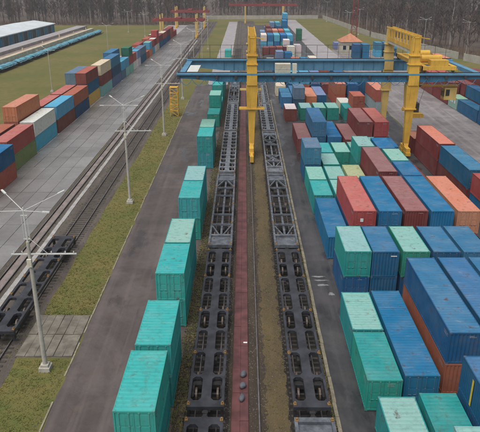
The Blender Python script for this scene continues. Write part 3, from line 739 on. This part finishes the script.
# ------------------------------------------------------------------ blue and yellow gantry crane
NY, FY = 99.6, 117.6; XLg, XRg = 1.25, 27.45; GX0, GX1 = -10.9, 39.4
cr = thing('gantry_crane', 'blue double-girder gantry crane on yellow legs straddling tracks and yard', 'gantry crane', ((XLg+XRg)/2, (NY+FY)/2, 0))
ox, oy = (XLg+XRg)/2, (NY+FY)/2
def cput(mb, name, m, par=cr):
    mb.v = [(a-ox, b-oy, c) for a, b, c in mb.v]
    return build(mb, name, m, par)
for Y, sg in ((NY,-1),(FY,1)):
    m = MB()
    zb = 12.5 if sg < 0 else 11.8
    prof = [(GX0,13.05),(GX0+2.5,zb+.45),(GX0+7,zb),(GX1-8,zb),(GX1-3,zb+.45),(GX1,13.05),(GX1,13.62),(GX0,13.62)]
    m.yprism(prof, Y-.55, Y+.55)
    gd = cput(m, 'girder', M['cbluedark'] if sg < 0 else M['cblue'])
    cput(MB().box(GX0-.1,GX1+.1,Y-.95,Y+.95,13.62,13.86), 'walkway_flange', M['cblue'], gd)
    k = GX0+7
    while k < GX1-8: cput(MB().box(k-.06,k+.06,Y-.68,Y+.68,zb+.05,13.61), 'stiffener', M['cbluedark'], gd); k += 1.9
    m = MB(); m.box(GX0,GX1,Y-.06,Y+.06,13.86,14.0); cput(m, 'trolley_rail', M['rail'], gd)
    hgt = 1.1 if sg < 0 else 2.5; yy = Y + sg*.85; m = MB()
    if sg > 0:
        k = GX0+.2
        while k < GX1: m.tube((k,yy,13.86),(k,yy,13.86+hgt),.035,n=5); k += 2.05
        m.tube((GX0,yy,13.86+hgt),(GX1,yy,13.86+hgt),.04,n=5); m.tube((GX0,yy,13.86+1.2),(GX1,yy,13.86+1.2),.02,n=5)
        cput(m, 'railing', M['darksteel'], gd)
    else:
        k = GX0+.2
        while k < GX1: m.box(k-.2,k+.2,yy-.05,yy+.05,13.0,13.5); k += 3.1
        cput(m, 'cable_bracket', M['darksteel'], gd)
        m = MB(); m.beam((GX0,yy,13.55),(GX1,yy,13.55),.06,.1); cput(m, 'cable_rail', M['darksteel'], gd)
        k = GX0+.4
        while k < GX1-2.2:
            m = MB(); pp = [(k+2.0*q/8, yy-.02, 13.0-.95*(1-(q/4-1)**2)) for q in range(9)]
            for a_, b_ in zip(pp, pp[1:]): m.tube(a_, b_, .045, n=5, caps=False)
            cput(m, 'cable_loop', M['cbluedark'], gd); k += 2.0
for xx, nm in ((GX0+.5,'end_tie'),(GX1-.5,'end_tie')):
    cput(MB().box(xx-.5,xx+.5,NY+.95,FY-.95,12.9,13.6), nm, M['cblue'])
m = MB(); m.tube((GX0+.1,NY,14.9),(GX0+.1,FY+.8,16.3),.04,n=5)
for k in range(7): m.tube((GX0+.1,NY+k*3,13.6),(GX0+.1,NY+k*3,14.9+k*.23),.035,n=5)
cput(m, 'end_railing', M['darksteel'])
cput(MB().box(GX0+1.4,GX0+3.2,NY+1.2,NY+9,13.62,13.9), 'end_platform', M['lamp'])
for X in (XLg, XRg):
    for Y, sg in ((NY,-1),(FY,1)):
        pale = (Y == FY)
        mat = M['paleyellow'] if pale else M['yellow']
        def sq(z, hx, hy_): return [(X-hx,Y-hy_,z),(X+hx,Y-hy_,z),(X+hx,Y+hy_,z),(X-hx,Y+hy_,z)]
        m = MB(); m.hexa(sq(2.1,.42,.42), sq(8.2,.62,.6)); m.hexa(sq(8.2,.8,.72), sq(12.0,.98,.9))
        leg = cput(m, 'leg', mat)
        m = MB(); m.box(X-2.1 if X == XLg else X-.95, X+2.1 if X == XLg else X+.95, Y-.85, Y+.85, 8.0, 8.2); cput(m, 'leg_platform', mat, leg)
        m = MB(); m.box(X-.85,X+.85,Y-1.05,Y+1.05,12.0,13.58); m.hexa(sq(13.87,.82,.82), sq(19.4,.6,.6))
        for q in (15.2,16.6): m.box(X-.92,X+.92,Y-.92,Y+.92,q,q+.16)
        cput(m, 'tower', mat)
        # bogies
        m = MB(); m.box(X-.35,X+.35,Y-2.1,Y+2.1,1.0,1.7); m.hexa([(X-.3,Y-.6,1.7),(X+.3,Y-.6,1.7),(X+.3,Y+.6,1.7),(X-.3,Y+.6,1.7)], sq(2.2,.42,.42))
        m.box(X-.4,X+.4,Y-2.3,Y-.4,.5,1.05); m.box(X-.4,X+.4,Y+.4,Y+2.3,.5,1.05)
        bg = cput(m, 'travel_bogie', M['yellow'])
        if X == XLg and sg < 0:
            ex = cput(MB().box(X-.22,X+.22,Y-5.4,Y-2.3,.62,1.0).box(X-.3,X+.3,Y-5.6,Y-4.9,.35,1.3), 'bogie_extension', M['yellow'], bg)
        for wy in (-1.9,-.8,.8,1.9):
            cput(MB().tube((X-.12,Y+wy,.52),(X+.12,Y+wy,.52),.36,n=14), 'travel_wheel', M['wheel'], bg)
    # ribbed tie box joining the two towers at the top
    m = MB(); m.box(X-.5,X+.5,NY+.6,FY-.6,16.9,17.4)
    tie = cput(m, 'portal_tie', M['plaster'])
    m = MB()
    k = NY-.6
    while k < FY+.9:
        for q in (-1, 1):
            m.hexa([(X+q*.5-.07,k-.28,17.4),(X+q*.5+.07,k-.28,17.4),(X+q*.5+.07,k+.28,17.4),(X+q*.5-.07,k+.28,17.4)], [(X+q*.5-.07,k-.12,19.5),(X+q*.5+.07,k-.12,19.5),(X+q*.5+.07,k+.12,19.5),(X+q*.5-.07,k+.12,19.5)])
        m.box(X-.57,X+.57,k-.12,k+.12,19.5,19.75); k += 2.2
    m.box(X-.62,X-.5,NY-.8,FY+.8,19.55,19.8); m.box(X+.5,X+.62,NY-.8,FY+.8,19.55,19.8); m.box(X-.56,X-.48,NY-.5,FY+.5,17.4,18.1)
    cput(m, 'tie_ribs', M['yellow'], tie)
    m = MB(); m.beam((X+.5,NY-.7,19.5),(X+1.9,NY-.9,19.3),.16,.12); cput(m, 'lamp_bracket', M['yellow'], tie)
# ladder on the left leg
m = MB()
for s in (-.22,.22): m.tube((XLg+1.35+s,NY-.3,8.2),(XLg+1.35+s,NY-.3,13.6),.035,n=5)
for k in range(17): m.tube((XLg+1.13,NY-.3,8.5+k*.3),(XLg+1.57,NY-.3,8.5+k*.3),.02,n=4)
cput(m, 'ladder', M['paleyellow'])
# electrical cabinets on the near girder
m = MB(); m.box(5.0,7.5,NY-.3,NY+1.0,13.87,15.35); m.box(5.0,7.5,NY-.36,NY-.3,14.55,14.62)
cb = cput(m, 'cabinet', M['cream']); m = MB()
for k in range(4): m.box(5.08+k*.62,5.62+k*.62,NY-.34,NY-.3,13.95,15.28)
cput(m, 'cabinet_door', M['plaster'], cb)
cput(MB().box(7.8,8.5,NY-.3,NY+.5,13.87,15.35), 'small_cabinet', M['cream'])
# trolley on the two girders, right of the legs
tr = thing('crane_trolley', 'yellow hoist trolley riding on the crane girders right of the legs', 'crane trolley', (31.5, oy, 13.9))
tx, ty, tz = 31.5, oy, 13.9
def tput(mb, name, m, par=tr):
    mb.v = [(a-tx, b-ty, c-tz) for a, b, c in mb.v]; return build(mb, name, m, par)
m = MB(); m.box(28.9,29.6,NY-.4,FY+.4,14.35,15.0); m.box(33.6,34.3,NY-.4,FY+.4,14.35,15.0); m.box(28.9,34.3,NY-.25,NY+.35,14.35,14.95); m.box(28.9,34.3,FY-.35,FY+.25,14.35,14.95)
tput(m, 'trolley_frame', M['yellow'])
for X in (29.3,33.9):
    for Y in (NY,FY): tput(MB().tube((X,Y-.1,14.26),(X,Y+.1,14.26),.26,n=12), 'trolley_wheel', M['wheel'])
for Y in (104.5,111.5):
    w = tput(MB().tube((29.9,Y,15.6),(33.3,Y,15.6),.62,n=16), 'hoist_drum', M['yellow'])
    tput(MB().box(29.6,33.6,Y-.9,Y+.9,14.7,14.95), 'drum_bed', M['yellow'], w)
tput(MB().box(30.2,33.0,NY-.2,NY+1.6,14.95,15.9), 'motor_housing', M['yellow'])
cbn = tput(MB().box(33.2,35.2,NY+.6,NY+2.4,9.4,11.4), 'operator_cabin', M['paleyellow'])
m = MB(); m.box(33.12,33.2,NY+.8,NY+2.2,9.9,11.1); m.box(33.4,34.0,NY+.52,NY+.6,10.1,11.1); tput(m, 'cabin_window', M['glass'], cbn)
m = MB()
for X in (33.3,35.1): m.tube((X,NY+1.5,11.4),(X,NY+1.5,14.4),.07,n=6)
m.box(29.0,35.4,NY+.9,NY+1.7,11.55,11.75); m.box(29.0,29.3,NY+.9,NY+1.7,11.4,14.4); tput(m, 'cabin_hanger', M['yellow'], cbn)
# spreader hanging on ropes
sp = thing('container_spreader', 'dark hoist block with yellow spreader hanging on ropes behind the near crane leg', 'spreader', (30.4, 108, 5.6))
m = MB(); m.box(-1.15,1.15,-3.0,3.0,0,.3); m.box(-1.2,1.2,-3.1,-2.7,-.25,.3); m.box(-1.2,1.2,2.7,3.1,-.25,.3); build(m, 'spreader_frame', M['yellow'], sp)
build(MB().box(-.8,.8,-1.2,1.2,.3,1.9), 'hoist_block', M['darksteel'], sp)
for sx in (-.7,.7):
    for sy in (-1.1,1.1): build(MB().tube((sx,sy,1.9),(sx*1.6+1.0,sy*2.6,9.4),.03,n=5), 'rope', M['rope'], sp)

# yellow stair tower on the grass, left of the path
st = thing('stair_tower', 'yellow steel lattice stair tower standing on the grass strip', 'stair tower', (-15.3, 131, 0))
for sx in (-.85,.85):
    for sy in (-.8,.8): build(MB().beam((sx,sy,-.05),(sx,sy,6.4),.12,.12), 'post', M['yellow'], st)
for k in range(5):
    z = 1.2+k*1.25
    build(MB().box(-.9,.9,-.85,.85,z,z+.1), 'landing', M['yellow'], st)
    m = MB(); s = 1 if k % 2 else -1
    m.beam((-.85*s,-.86,z-1.15),(.85*s,-.86,z),.1,.1); m.beam((-.85*s,.86,z-1.15),(.85*s,.86,z),.1,.1); m.tube((-.9,-.88,z+.9),(.9,-.88,z+.9),.03,n=5); build(m, 'brace', M['yellow'], st)

# ------------------------------------------------------------------ small far gantry cranes
def far_crane(x0, x1, y, zg, over0, over1, label, base=9, towers=True):
    t = thing('far_gantry_crane', label, 'gantry crane', ((x0+x1)/2, y, 0), 0, 'red gantry cranes in the distance')
    cx = (x0+x1)/2
    for sy in (-base/2, base/2):
        build(MB().box(x0-over0-cx, x1+over1-cx, sy-.5, sy+.5, zg+.3, zg+1.4), 'girder', M['cred'], t)
        m = MB(); k = x0-over0
        while k < x1+over1: m.tube((k-cx,sy,zg+1.5),(k-cx,sy,zg+2.5),.05,n=4); k += 3
        m.beam((x0-over0-cx,sy,zg+2.5),(x1+over1-cx,sy,zg+2.5),.08,.08); build(m, 'railing', M['cred'], t)
        for X in (x0, x1):
            m = MB(); a = X-cx
            m.hexa([(a-.4,sy-.4,.5),(a+.4,sy-.4,.5),(a+.4,sy+.4,.5),(a-.4,sy+.4,.5)], [(a-.5,sy-.45,zg+.3),(a+.5,sy-.45,zg+.3),(a+.5,sy+.45,zg+.3),(a-.5,sy+.45,zg+.3)])
            if towers: m.box(a-.3,a+.3,sy-.3,sy+.3,zg+1.4,zg+3.6)
            lg = build(m, 'leg', M['paleyellow'], t)
            build(MB().box(a-.5,a+.5,sy-1.8,sy+1.8,.0,.9), 'travel_bogie', M['yellow'], lg)
    for X in (x0-over0+.5, x1+over1-.5): build(MB().box(X-cx-.4,X-cx+.4,-base/2+.5,base/2-.5,zg+.2,zg+1.2), 'end_tie', M['cred'], t)
    build(MB().box(-1.2,1.2,-base/2,base/2,zg+1.45,zg+2.1), 'trolley', M['cred'], t)
far_crane(0.5, 25.5, 420, 10.5, 11, 9, 'red gantry crane in front of the forest, right of centre', 9, False)
far_crane(-42, -24.2, 318, 7.6, 4, 4, 'small red gantry crane with yellow towers at the end of left yard')
far_crane(-41, -24.2, 380, 8.5, 3, 3, 'farther red gantry crane with yellow towers before the forest on left')

# ------------------------------------------------------------------ warehouse, loading platform, tarped wagons on the far left
wh = thing('warehouse', 'long warehouse with pale flat-pitched roof and blue wall panels', 'warehouse', (-110, 270, 0))
def wput(mb, name, m, par=wh):
    mb.v = [(a+110, b-270, c) for a, b, c in mb.v]; return build(mb, name, m, par)
bw = wput(MB().box(-120,-99.6,200,327.5,-.1,5.6), 'wall', M['bluepanel'])
m = MB(); m.yprism([(-121,5.6),(-98.8,5.6),(-98.8,5.95),(-110,7.4),(-121,5.95)], 199, 328.3); wput(m, 'roof', M['metroof'])
M['panelA'] = simple('bay_panel_dark', (0.07,0.10,0.12), 0.3, 0.4); M['panelB'] = simple('bay_panel_blue', (0.04,0.22,0.36), 0.3, 0.4)
for k in range(21):
    y = 201+k*6.05
    wput(MB().box(-99.6,-99.45,y+.5,y+5.5,.8,5.0), 'wall_panel', M['panelA'] if k % 2 else M['panelB'], bw)
    wput(MB().box(-99.6,-99.3,y-.2,y+.2,0,5.55), 'pilaster', M['conc2'], bw)
pf = thing('loading_platform', 'long low loading platform with cream edge in front of the warehouse', 'platform', (-84, 250, 0))
def pput(mb, name, m, par=pf):
    mb.v = [(a+84, b-250, c) for a, b, c in mb.v]; return build(mb, name, m, par)
pput(MB().box(-88.5,-82.5,120,338,-.1,1.9), 'deck', M['platd']); pput(MB().box(-82.5,-80.6,120,335,-.1,3.0), 'edge_wall', M['platc']); pput(MB().box(-94,-88.5,120,352,-.1,3.0), 'rear_road', M['conc2'])
for k in range(9): pput(MB().box(-82.9,-82.5,134+k*24,134.4+k*24,1.9,3.9 if k % 3 else 5.2), 'post', M['platc'])
track('railway_track', -78.3, 100, 345, 1.52, False)
for k in range(13):
    y = 128+k*16.2
    t = thing('covered_wagon', 'low wagon under blue tarpaulin beside the platform, %s from camera end' % nth(k), 'wagon', (-78.3, y+7.6, .15), 0, 'blue tarped wagons')
    build(MB().box(-1.35,1.35,-7.4,7.4,.75,1.3), 'frame', M['under'], t)
    for by in (-5,5):
        b = put('bogie', BF, t, (0,by,0))
        for a in (-.92,.92): put('wheelset', WS, b, (0,a,.04))
    m = MB(); rnd = random.Random(k); ny, nx = 14, 7; g0 = []
    for j in range(ny+1):
        y_ = -7.5+15*j/ny; hh = .55+.3*rnd.random(); 
        if j in (0, ny): hh *= .5
        for i in range(nx+1):
            u = i/nx*2-1; g0.append((1.5*u, y_, 1.15+hh*(1-abs(u)**3)+.0+rnd.uniform(-.06,.06) if abs(u) < .99 else 1.0+rnd.uniform(-.15,.1)))
    m.v = g0
    for j in range(ny):
        for i in range(nx): a = j*(nx+1)+i; m.f.append((a, a+1, a+nx+2, a+nx+1))
    build(m, 'tarpaulin', M['tarp'], t, smooth=True)

# ------------------------------------------------------------------ office, mast, boundary walls
of = thing('office_building', 'small pale office with orange hipped roof beyond the crane', 'building', (42.3, 250, 0))
ow = build(MB().box(-4,4,-4,4,-.1,4.6), 'wall', M['plaster'], of)
m = MB(); b = [(-4.5,-4.5,4.6),(4.5,-4.5,4.6),(4.5,4.5,4.6),(-4.5,4.5,4.6)]
for i in range(4): m.poly([b[i], b[(i+1)%4], (0,0,7.6)])
m.poly(list(reversed(b))); build(m, 'roof', M['tile'], of)
for xx in (-2.6,0,2.6):
    f = build(MB().box(xx-.75,xx+.75,-4.06,-4.0,1.5,3.3), 'window', M['lamp'], ow); build(MB().box(xx-.62,xx+.62,-4.1,-4.06,1.62,3.18), 'pane', M['glass'], f)
ms = thing('lattice_mast', 'dark red lattice mast rising beside the orange-roofed office', 'mast', (45.8, 262, 0))
for sx in (-1,1):
    for sy in (-1,1): build(MB().beam((sx*1.2,sy*1.2,0),(sx*.7,sy*.7,34),.16,.16), 'mast_leg', M['brownmast'] if 'brownmast' in M else M['maroonmast'] if 'maroonmast' in M else M['cred'], ms)
m = MB()
for k in range(17):
    w0, w1 = 1.2-.5*k/17, 1.2-.5*(k+1)/17; z0, z1 = k*2, k*2+2; s = 1 if k % 2 else -1
    for q in (-1,1):
        m.beam((-w0*s,q*w0,z0),(w1*s,q*w1,z1),.09,.09); m.beam((q*w0,-w0*s,z0),(q*w1,w1*s,z1),.09,.09)
    m.beam((-w1,-w1,z1),(w1,-w1,z1),.1,.1); m.beam((-w1,w1,z1),(w1,w1,z1),.1,.1)
build(m, 'bracing', M['cred'], ms)
def wall_run(label, pts, h=2.6, step=6.0):
    t = thing('boundary_wall', label, 'wall', (pts[0][0], pts[0][1], 0))
    o = Vector((*pts[0], 0)); pm = MB().box(0.06, step-.06, -.1, .1, -.1, h).mesh('wall_panel', M['wallc']); qm = MB().box(-.14,.14,-.16,.16,-.1,h+.12).mesh('post', M['wallc'])
    for a, b in zip(pts, pts[1:]):
        a, b = Vector((*a,0)), Vector((*b,0)); L = (b-a).length; k = int(L/step); ang = math.atan2(b.y-a.y, b.x-a.x)
        for i in range(k):
            q = a+(b-a)*(i*step/L)-o; put('wall_panel', pm, t, q, (0,0,ang)); put('post', qm, t, q, (0,0,ang))
wall_run('pale concrete boundary wall along the forest behind the yard', [(-30,456),(56,462)])
wall_run('pale concrete boundary wall running down the right forest edge', [(57,460),(64.5,318),(80,225),(118,100)])

# ------------------------------------------------------------------ bare winter forest
def bark(name, c, c2):
    t = NT(name); p = t.world(); f = t.mix(t.ramp(t.noise(p, 0.7, 4), .35, .65), c, c2); return t.fin(f, 0.9, 0, .2)
M['bark0'] = bark('dark_bark', (0.075,0.06,0.052), (0.12,0.095,0.08)); M['bark1'] = bark('birch_bark', (0.34,0.31,0.28), (0.20,0.17,0.15)); M['twig'] = bark('bare_twigs', (0.085,0.073,0.067), (0.13,0.108,0.097)); M['twig2'] = bark('reddish_twigs', (0.13,0.09,0.075), (0.175,0.125,0.10))
def tree_meshes(seed, h, spread):
    rnd = random.Random(seed); tk = MB(); cw = MB()
    n = 7; p = Vector((0,0,-.2)); pts = [p]
    for i in range(n): p = p+Vector((rnd.uniform(-.25,.25), rnd.uniform(-.25,.25), h*.92/n)); pts.append(p)
    r0 = h*.0125
    for i in range(n): tk.tube(pts[i], pts[i+1], r0*(1-i/n*.85), r0*(1-(i+1)/n*.85), 5, False)
    def twig(p, d, L, lv):
        q = p+d*L; cw.tube(p, q, .055*(3-lv)*.55+.02, .018, 3, False)
        if lv >= 2: return
        for _ in range(5 if lv == 0 else 4):
            f = rnd.uniform(.3,1); nd = (d+Vector((rnd.uniform(-.8,.8),rnd.uniform(-.8,.8),rnd.uniform(-.2,.8)))).normalized(); twig(p+d*L*f, nd, L*rnd.uniform(.4,.65), lv+1)
    for k in range(26):
        f = rnd.uniform(.22,1); i = min(n-1, int(f*n)); p = pts[i].lerp(pts[i+1], f*n-i); a = rnd.uniform(0,6.28)
        d = Vector((math.cos(a), math.sin(a), rnd.uniform(.5,1.5))).normalized(); twig(p, d, spread*(1.25-f*.75)*rnd.uniform(.6,1.1), 0)
    return tk, cw
TV = []
for s in range(6):
    h = [21,24,19,23,17,22][s]; tk, cw = tree_meshes(s, h, [3.4,3.0,3.8,2.8,3.6,3.2][s])
    TV.append((tk.mesh('trunk', M['bark1'] if s in (1,4) else M['bark0']), cw.mesh('crown', M['twig2'] if s in (2,4) else M['twig'])))
frnd = random.Random(3)
floor = MB(); floor.poly([(-420,396,.03),(-27,398,.03),(-27,464,.03),(58,466,.03),(67,318,.03),(82,225,.03),(120,150,.03),(420,150,.03),(420,900,.03),(-420,900,.03)])
tag(build(floor, 'forest_floor', M['forestfloor']), kind='structure')
def edge_point(u):   # along the wood's front edge
    P_ = [(-215,398),(-28,400),(-26,468),(58,472),(68,325),(84,232),(106,190)]
    Ls = [math.dist(a,b) for a, b in zip(P_, P_[1:])]; t = u*sum(Ls)
    for (a, b), L in zip(zip(P_, P_[1:]), Ls):
        if t <= L: return (a[0]+(b[0]-a[0])*t/L, a[1]+(b[1]-a[1])*t/L), ((b[1]-a[1])/L, -(b[0]-a[0])/L)
        t -= L
    return P_[-1], (1,0)
NT_ = 230
for i in range(NT_):
    (x, y), nrm = edge_point((i+frnd.random()*.8)/NT_)
    dpt = 1.5+frnd.random()**1.4*26; x -= nrm[0]*dpt*1.0; y -= nrm[1]*dpt
    if x > -26 and x < 56 and y < 466: y = 468+frnd.random()*20
    k = frnd.randrange(6); s = frnd.choice((.55,.75,.9,1,1.05,1.2))*frnd.uniform(.92,1.08)
    zone = 'behind the warehouse' if x < -85 else 'behind the left meadow' if x < -45 else 'behind the far left cranes' if x < -26 else 'behind the back boundary wall' if x < 58 and y > 440 else 'right of the boundary wall'
    t = thing('bare_tree', '%s tree at the forest edge %s' % ({1:'tall leafless pale-trunked',4:'short leafless pale-trunked',2:'spreading reddish-twigged leafless'}.get(k,'dark-trunked leafless'), zone), 'tree', (x,y,0), frnd.uniform(0,6.28), 'bare trees along the forest edge')
    t.scale = (s,s,s); put('trunk', TV[k][0], t); put('crown', TV[k][1], t)
mass = {}
import numpy as np
def np_mesh(me):
    v = np.empty(len(me.vertices)*3, np.float32); me.vertices.foreach_get('co', v); f = np.empty(len(me.loops), np.int32); me.loops.foreach_get('vertex_index', f)
    return v.reshape(-1,3), f.reshape(-1,4)
for which, nm in ((0,'forest_trunks'),(1,'forest_crowns')):
    r2 = random.Random(5); VV = []; FF = []; off = 0; T = [np_mesh(tv[which]) for tv in TV]
    for i in range(700):
        (x, y), nrm = edge_point(r2.random()); dpt = 12+r2.random()*85; x -= nrm[0]*dpt; y -= nrm[1]*dpt
        if i > 560: x, y = r2.uniform(60,125), r2.uniform(462,600)
        k = r2.randrange(6); a = r2.uniform(0,6.28); s = r2.uniform(.6,1.3)
        if -30 < x < 57 and y < 470: continue
        v, f = T[k]; c_, s_ = math.cos(a)*s, math.sin(a)*s
        VV.append(np.stack([v[:,0]*c_-v[:,1]*s_+x, v[:,0]*s_+v[:,1]*c_+y, v[:,2]*s], 1)); FF.append(f+off); off += len(v)
    V = np.concatenate(VV); F = np.concatenate(FF); me = bpy.data.meshes.new(nm); me.vertices.add(len(V)); me.vertices.foreach_set('co', V.ravel())
    me.loops.add(F.size); me.loops.foreach_set('vertex_index', F.ravel()); me.polygons.add(len(F)); me.polygons.foreach_set('loop_start', np.arange(0, F.size, 4, dtype=np.int32)); me.update(calc_edges=True); me.validate()
    me.materials.append(M['bark0'] if which == 0 else M['twig'])
    o = put(nm, me); tag(o, 'dense leafless forest %s massed behind the forest edge' % ('trunks' if which == 0 else 'branches'), 'forest', kind='stuff')

# ------------------------------------------------------------------ rough grass and weeds
def tufts(name, zones, label, seed, m):
    rnd = random.Random(seed); mb = MB()
    for (x0, x1, y0, y1, n, h) in zones:
        for _ in range(n):
            x = rnd.uniform(x0,x1); y = y0+(y1-y0)*rnd.random()**1.5
            for b in range(4):
                a = rnd.uniform(0,6.28); hh = h*rnd.uniform(.5,1.3); w = .035; dx, dy = math.cos(a), math.sin(a)
                p = (x+dx*.08, y+dy*.08); n_ = len(mb.v)
                mb.v += [(p[0]-dy*w,p[1]+dx*w,0.0),(p[0]+dy*w,p[1]-dx*w,0.0),(p[0]+dx*hh*.8,p[1]+dy*hh*.8,hh)]; mb.f.append((n_,n_+1,n_+2))
    tag(build(mb, name, m), label, 'grass', kind='stuff')
t = NT('grass_blades'); p = t.world(); c = t.mix(t.ramp(t.noise(p, .4, 5), .4, .65), (0.088,0.108,0.026), (0.16,0.135,0.045)); c = t.mix(t.math('MULTIPLY', t.ramp(t.noise(p, 3, 4), .5, .75), .7), c, (0.20,0.145,0.06)); M['blade'] = t.fin(c, .85, 0, .2)
tufts('rough_grass', [(-18.2,-13.8,24,40.3,2600,.07),(-18.2,-13.8,47,140,5200,.075),(-5.2,-4.0,24,110,2600,.12)], 'rough winter grass on the strip beside the path', 1, M['blade'])
tufts('track_weeds', [(1.5,3.2,24,120,1500,.07),(-25,-18.3,40,120,1200,.12),(6.15,6.4,24,110,700,.14)], 'yellowed weeds growing between the rails', 2, M['blade'])

sheen_m = simple('painted_wet_sheen', (0.24,0.24,0.245), 0.3, 2.5, 0.5, 0.5, (0.08,0.075,0.075), 0.9)  # pale grey patches: sky reflection on the wet road, painted as colour
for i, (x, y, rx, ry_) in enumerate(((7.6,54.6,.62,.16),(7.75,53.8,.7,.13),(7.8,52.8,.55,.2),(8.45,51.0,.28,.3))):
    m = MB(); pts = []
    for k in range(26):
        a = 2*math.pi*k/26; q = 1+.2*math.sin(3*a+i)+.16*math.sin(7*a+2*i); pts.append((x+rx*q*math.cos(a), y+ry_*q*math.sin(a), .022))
    m.poly(pts); tag(build(m, 'painted_road_glint', sheen_m), kind='structure')
gr = MB(); grn = random.Random(9)
for (x0, x1, n_) in ((-5.0,-3.7,2600),(-1.5,-.9,900),(.42,3.3,3200),(5.9,6.35,900),(-25.1,-18.3,4200),(-14.4,-13.7,500)):
    for _ in range(n_):
        x = grn.uniform(x0,x1); y = 24+110*grn.random()**1.6; r = grn.uniform(.025,.07); a = grn.uniform(0,6.28); b0 = len(gr.v)
        gr.v += [(x+r*math.cos(a+q), y+r*math.sin(a+q)*grn.uniform(.6,1), .005) for q in (0,1.7,3.1,4.6)] + [(x+grn.uniform(-.3,.3)*r, y, r*grn.uniform(.7,1.1)+.01)]
        gr.f += [(b0+i_, b0+(i_+1)%4, b0+4) for i_ in range(4)]
tag(build(gr, 'loose_stones', simple('loose_ballast_stone', (0.15,0.125,0.105), 0.5, 9)), 'loose ballast stones scattered along the tracks', 'gravel', kind='stuff')
ub = MB(); ur = random.Random(12)
for _ in range(2600):
    (x, y), nrm = edge_point(ur.random()); dd = ur.uniform(-2,14); x -= nrm[0]*dd; y -= nrm[1]*dd
    if -30 < x < 57 and y < 466: continue
    hgt = ur.uniform(.8,3.2)
    for _k in range(7):
        a = ur.uniform(0,6.28); w = ur.uniform(.2,.9)*hgt*.6; ub.tube((x,y,0),(x+math.cos(a)*w,y+math.sin(a)*w,hgt*ur.uniform(.6,1)),.04,.015,3,False)
tag(build(ub, 'undergrowth', bark('undergrowth_twigs', (0.15,0.095,0.065), (0.21,0.15,0.085))), 'reddish bare undergrowth along the forest edge', 'undergrowth', kind='stuff')

# ------------------------------------------------------------------ damp air over the whole yard
hz = MB().box(-880,880,-50,1300,-1,45).mesh('haze')
ho = put('haze', hz); tag(ho, kind='stuff')
hm = bpy.data.materials.new('damp_air'); hm.use_nodes = True; ht = hm.node_tree; ht.nodes.clear()
o_ = ht.nodes.new('ShaderNodeOutputMaterial'); v_ = ht.nodes.new('ShaderNodeVolumePrincipled'); v_.inputs['Color'].default_value = (0.90,0.93,0.98,1); v_.inputs['Density'].default_value = HAZE; v_.inputs['Anisotropy'].default_value = 0.2
ht.links.new(v_.outputs[0], o_.inputs['Volume']); hz.materials.append(hm)
